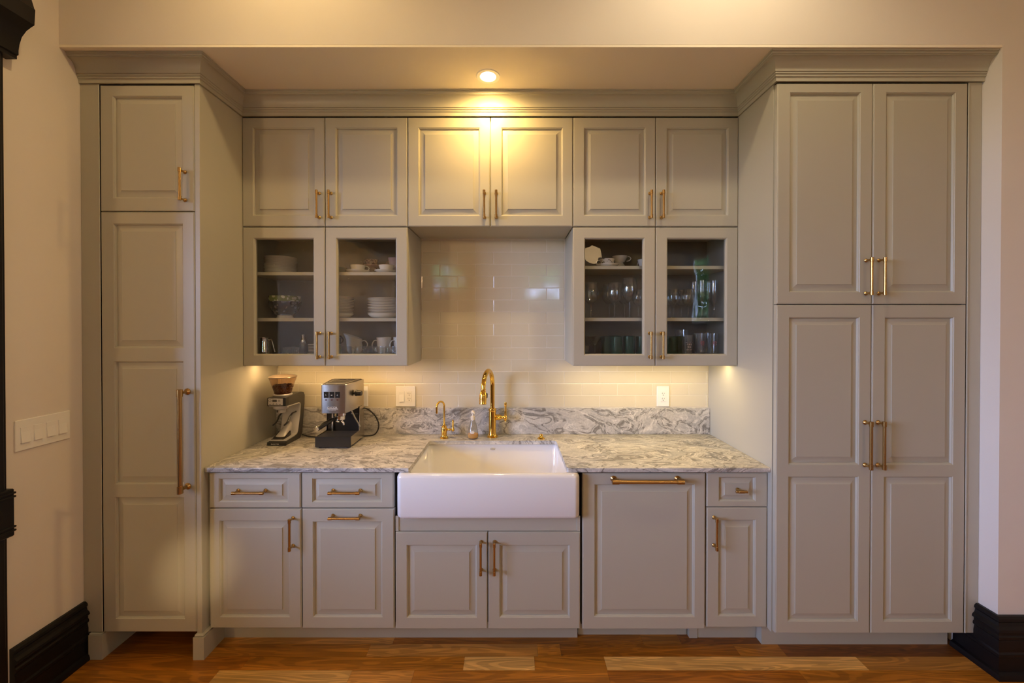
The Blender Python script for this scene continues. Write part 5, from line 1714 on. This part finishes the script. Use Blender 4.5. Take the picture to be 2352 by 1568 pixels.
def dupl(o_, x, y, z, label, group=None):
    c_ = o_.copy(); COL.objects.link(c_); c_.location = (x, y, z + 0.0003)
    c_['label'] = label
    if group: c_['group'] = group
    return c_


G1 = 'wine glasses on the middle shelf of the right cabinet'
w1 = lone('wine_glass', goblet(0.205, 0.044, 0.085), 'clear', 'stemmed wine glass at the left end of the middle shelf, rear', 'glass', ax(1357, -0.12), -0.12, T2, G1)
big = lone('wine_glass', goblet(0.232, 0.046, 0.100), 'clear', 'tallest stemmed wine glass, third from the left in the front row', 'glass', ax(1446, -0.215), -0.215, T2, G1)
dupl(w1, ax(1357, -0.22), -0.225, T2, 'round stemmed wine glass at the left end of the middle shelf, front')
dupl(w1, ax(1411.5, -0.215), -0.215, T2, 'stemmed wine glass second from the left in the front row')
dupl(w1, ax(1399, -0.11), -0.11, T2, 'stemmed wine glass in the rear row behind the second glass')
dupl(w1, ax(1434, -0.1), -0.10, T2, 'stemmed wine glass in the rear row behind the tallest one')
small = lone('wine_glass', goblet(0.17, 0.036, 0.070), 'clear', 'small stemmed glass at the right end of the first door', 'glass', ax(1467, -0.17), -0.165, T2, G1)
dupl(small, ax(1546, -0.17), -0.18, T2, 'small stemmed glass at the left end of the second door, front')
dupl(small, ax(1540, -0.1), -0.09, T2, 'small stemmed glass at the left end of the second door, rear')
dupl(small, ax(1565, -0.1), -0.10, T2, 'small stemmed glass second from the left behind the second door')
dupl(small, ax(1581, -0.2), -0.20, T2, 'small stemmed glass just left of the champagne flutes')
G2 = 'champagne flutes on the middle shelf of the right cabinet'
fl_p = [(0, 0), (0.028, 0), (0.028, 0.0015), (0.008, 0.004), (0.0036, 0.010), (0.0034, 0.06), (0.0045, 0.078), (0.013, 0.095), (0.019, 0.125), (0.0215, 0.165), (0.0195, 0.222), (0.0183, 0.222), (0.0203, 0.165), (0.0178, 0.125), (0.011, 0.097), (0, 0.088)]
f1 = lone('champagne_flute', fl_p, 'clear', 'tall champagne flute, leftmost and nearest the wine glasses', 'glass', ax(1594, -0.12), -0.12, T2, G2, 20)
for x_, y_, lb in ((1612, -0.2, 'tall champagne flute second from the left, in the green reflection'), (1627, -0.12, 'tall champagne flute third from the left, rear row'), (1640, -0.2, 'tall champagne flute at the right end of the middle shelf')):
    dupl(f1, ax(x_, y_), y_, T2, lb)
# --- right cabinet, bottom shelf
G3 = 'green tumblers on the bottom shelf of the right cabinet'
tum = [(0, 0), (0.030, 0), (0.033, 0.003), (0.0335, 0.02), (0.034, 0.112), (0.0325, 0.112), (0.0318, 0.022), (0.030, 0.010), (0, 0.008)]
t1 = lone('green_tumbler', tum, 'greenglass', 'green glass tumbler right beside the martini glasses', 'glass', ax(1394, -0.19), -0.185, CB_Z, G3, 26)
for x_, y_, lb in ((1412, -0.10, 'green glass tumbler in the rear row, left of centre'), (1417, -0.225, 'green glass tumbler second in the front row'), (1445, -0.215, 'green glass tumbler third in the front row'),
                   (1474, -0.2, 'green glass tumbler at the cabinet middle, half behind the door frame'), (1446, -0.10, 'green glass tumbler in the rear row, right of centre'),
                   (1540, -0.20, 'green glass tumbler at the left of the second door'), (1560, -0.155, 'green glass tumbler second behind the second door')):
    dupl(t1, ax(x_, y_), y_, CB_Z, lb)
mart = [(0, 0), (0.032, 0), (0.032, 0.0015), (0.009, 0.004), (0.0042, 0.010), (0.0040, 0.052), (0.0055, 0.058), (0.022, 0.080), (0.045, 0.112), (0.0435, 0.112), (0.020, 0.081), (0, 0.061)]
m0 = lone('martini_glass', mart, 'clear', 'martini glass at the left end of the bottom shelf, front', 'glass', ax(1366, -0.215), -0.22, CB_Z, 'martini glasses', 26)
dupl(m0, ax(1353, -0.12), -0.125, CB_Z, 'martini glass at the left end of the bottom shelf, rear')
sg = [(0, 0), (0.018, 0), (0.020, 0.003), (0.0225, 0.062), (0.021, 0.062), (0.0185, 0.010), (0, 0.008)]
lone('liqueur_glass', sg, 'clear', 'small clear glass in the left corner under the martini glasses', 'glass', ax(1345, -0.25), -0.262, CB_Z, None, 18)
G4 = 'clear beer glasses on the bottom shelf of the right cabinet'
pint = [(0, 0), (0.026, 0), (0.029, 0.003), (0.031, 0.03), (0.037, 0.140), (0.0355, 0.140), (0.0295, 0.032), (0.027, 0.014), (0, 0.012)]


def pint_glass(x, y, lab, printed, sc_=1.0, mat='redink'):
    parts = [('glass', LZ([(a * sc_, b * sc_) for a, b in pint], 26), 'clear')]
    if printed:
        pm = MB()
        for (z_, wd_, hh, ph) in ((0.088, 0.022, 0.004, 0), (0.080, 0.030, 0.0045, 0), (0.072, 0.026, 0.004, 0), (0.064, 0.016, 0.003, 0)) if mat == 'redink' else ((0.040, 0.040, 0.006, 0), (0.056, 0.026, 0.012, 0), (0.074, 0.030, 0.010, 0), (0.090, 0.042, 0.004, 0)):
            rr_ = (0.031 + (z_ - 0.03) * 0.0545) * sc_ + 0.0006
            n_ = 9
            for s_i in range(n_):
                if (s_i * 7 + int(z_ * 1000)) % 4 == 0:
                    continue
                aa = -PI / 2 + (s_i / n_ - 0.5) * wd_ / rr_
                ab = aa + wd_ / rr_ / n_ * 0.85
                pm.face([(rr_ * math.cos(aa), rr_ * math.sin(aa), z_ * sc_), (rr_ * math.cos(ab), rr_ * math.sin(ab), z_ * sc_), (rr_ * math.cos(ab), rr_ * math.sin(ab), (z_ + hh) * sc_), (rr_ * math.cos(aa), rr_ * math.sin(aa), (z_ + hh) * sc_)])
        parts.append(('print', pm, mat))
    return first('beer_glass', parts, lab, 'glass', (x, y, CB_Z + 0.0003), G4)


pint_glass(ax(1578, -0.22), -0.225, 'clear beer glass with pale printing, front of the second door', True, 0.86, 'mauveware')
pint_glass(ax(1566, -0.09), -0.085, 'tall clear beer glass in the rear, above the green tumblers', False, 1.06)
pint_glass(ax(1608, -0.19), -0.19, 'clear beer glass with small red print, under the green reflection', True, 0.93)
pint_glass(ax(1638, -0.21), -0.20, 'clear beer glass with dark red print at the right end of the bottom shelf', True, 0.93)
pint_glass(ax(1622, -0.1), -0.095, 'plain clear beer glass in the rear row at the right end', False, 0.95)
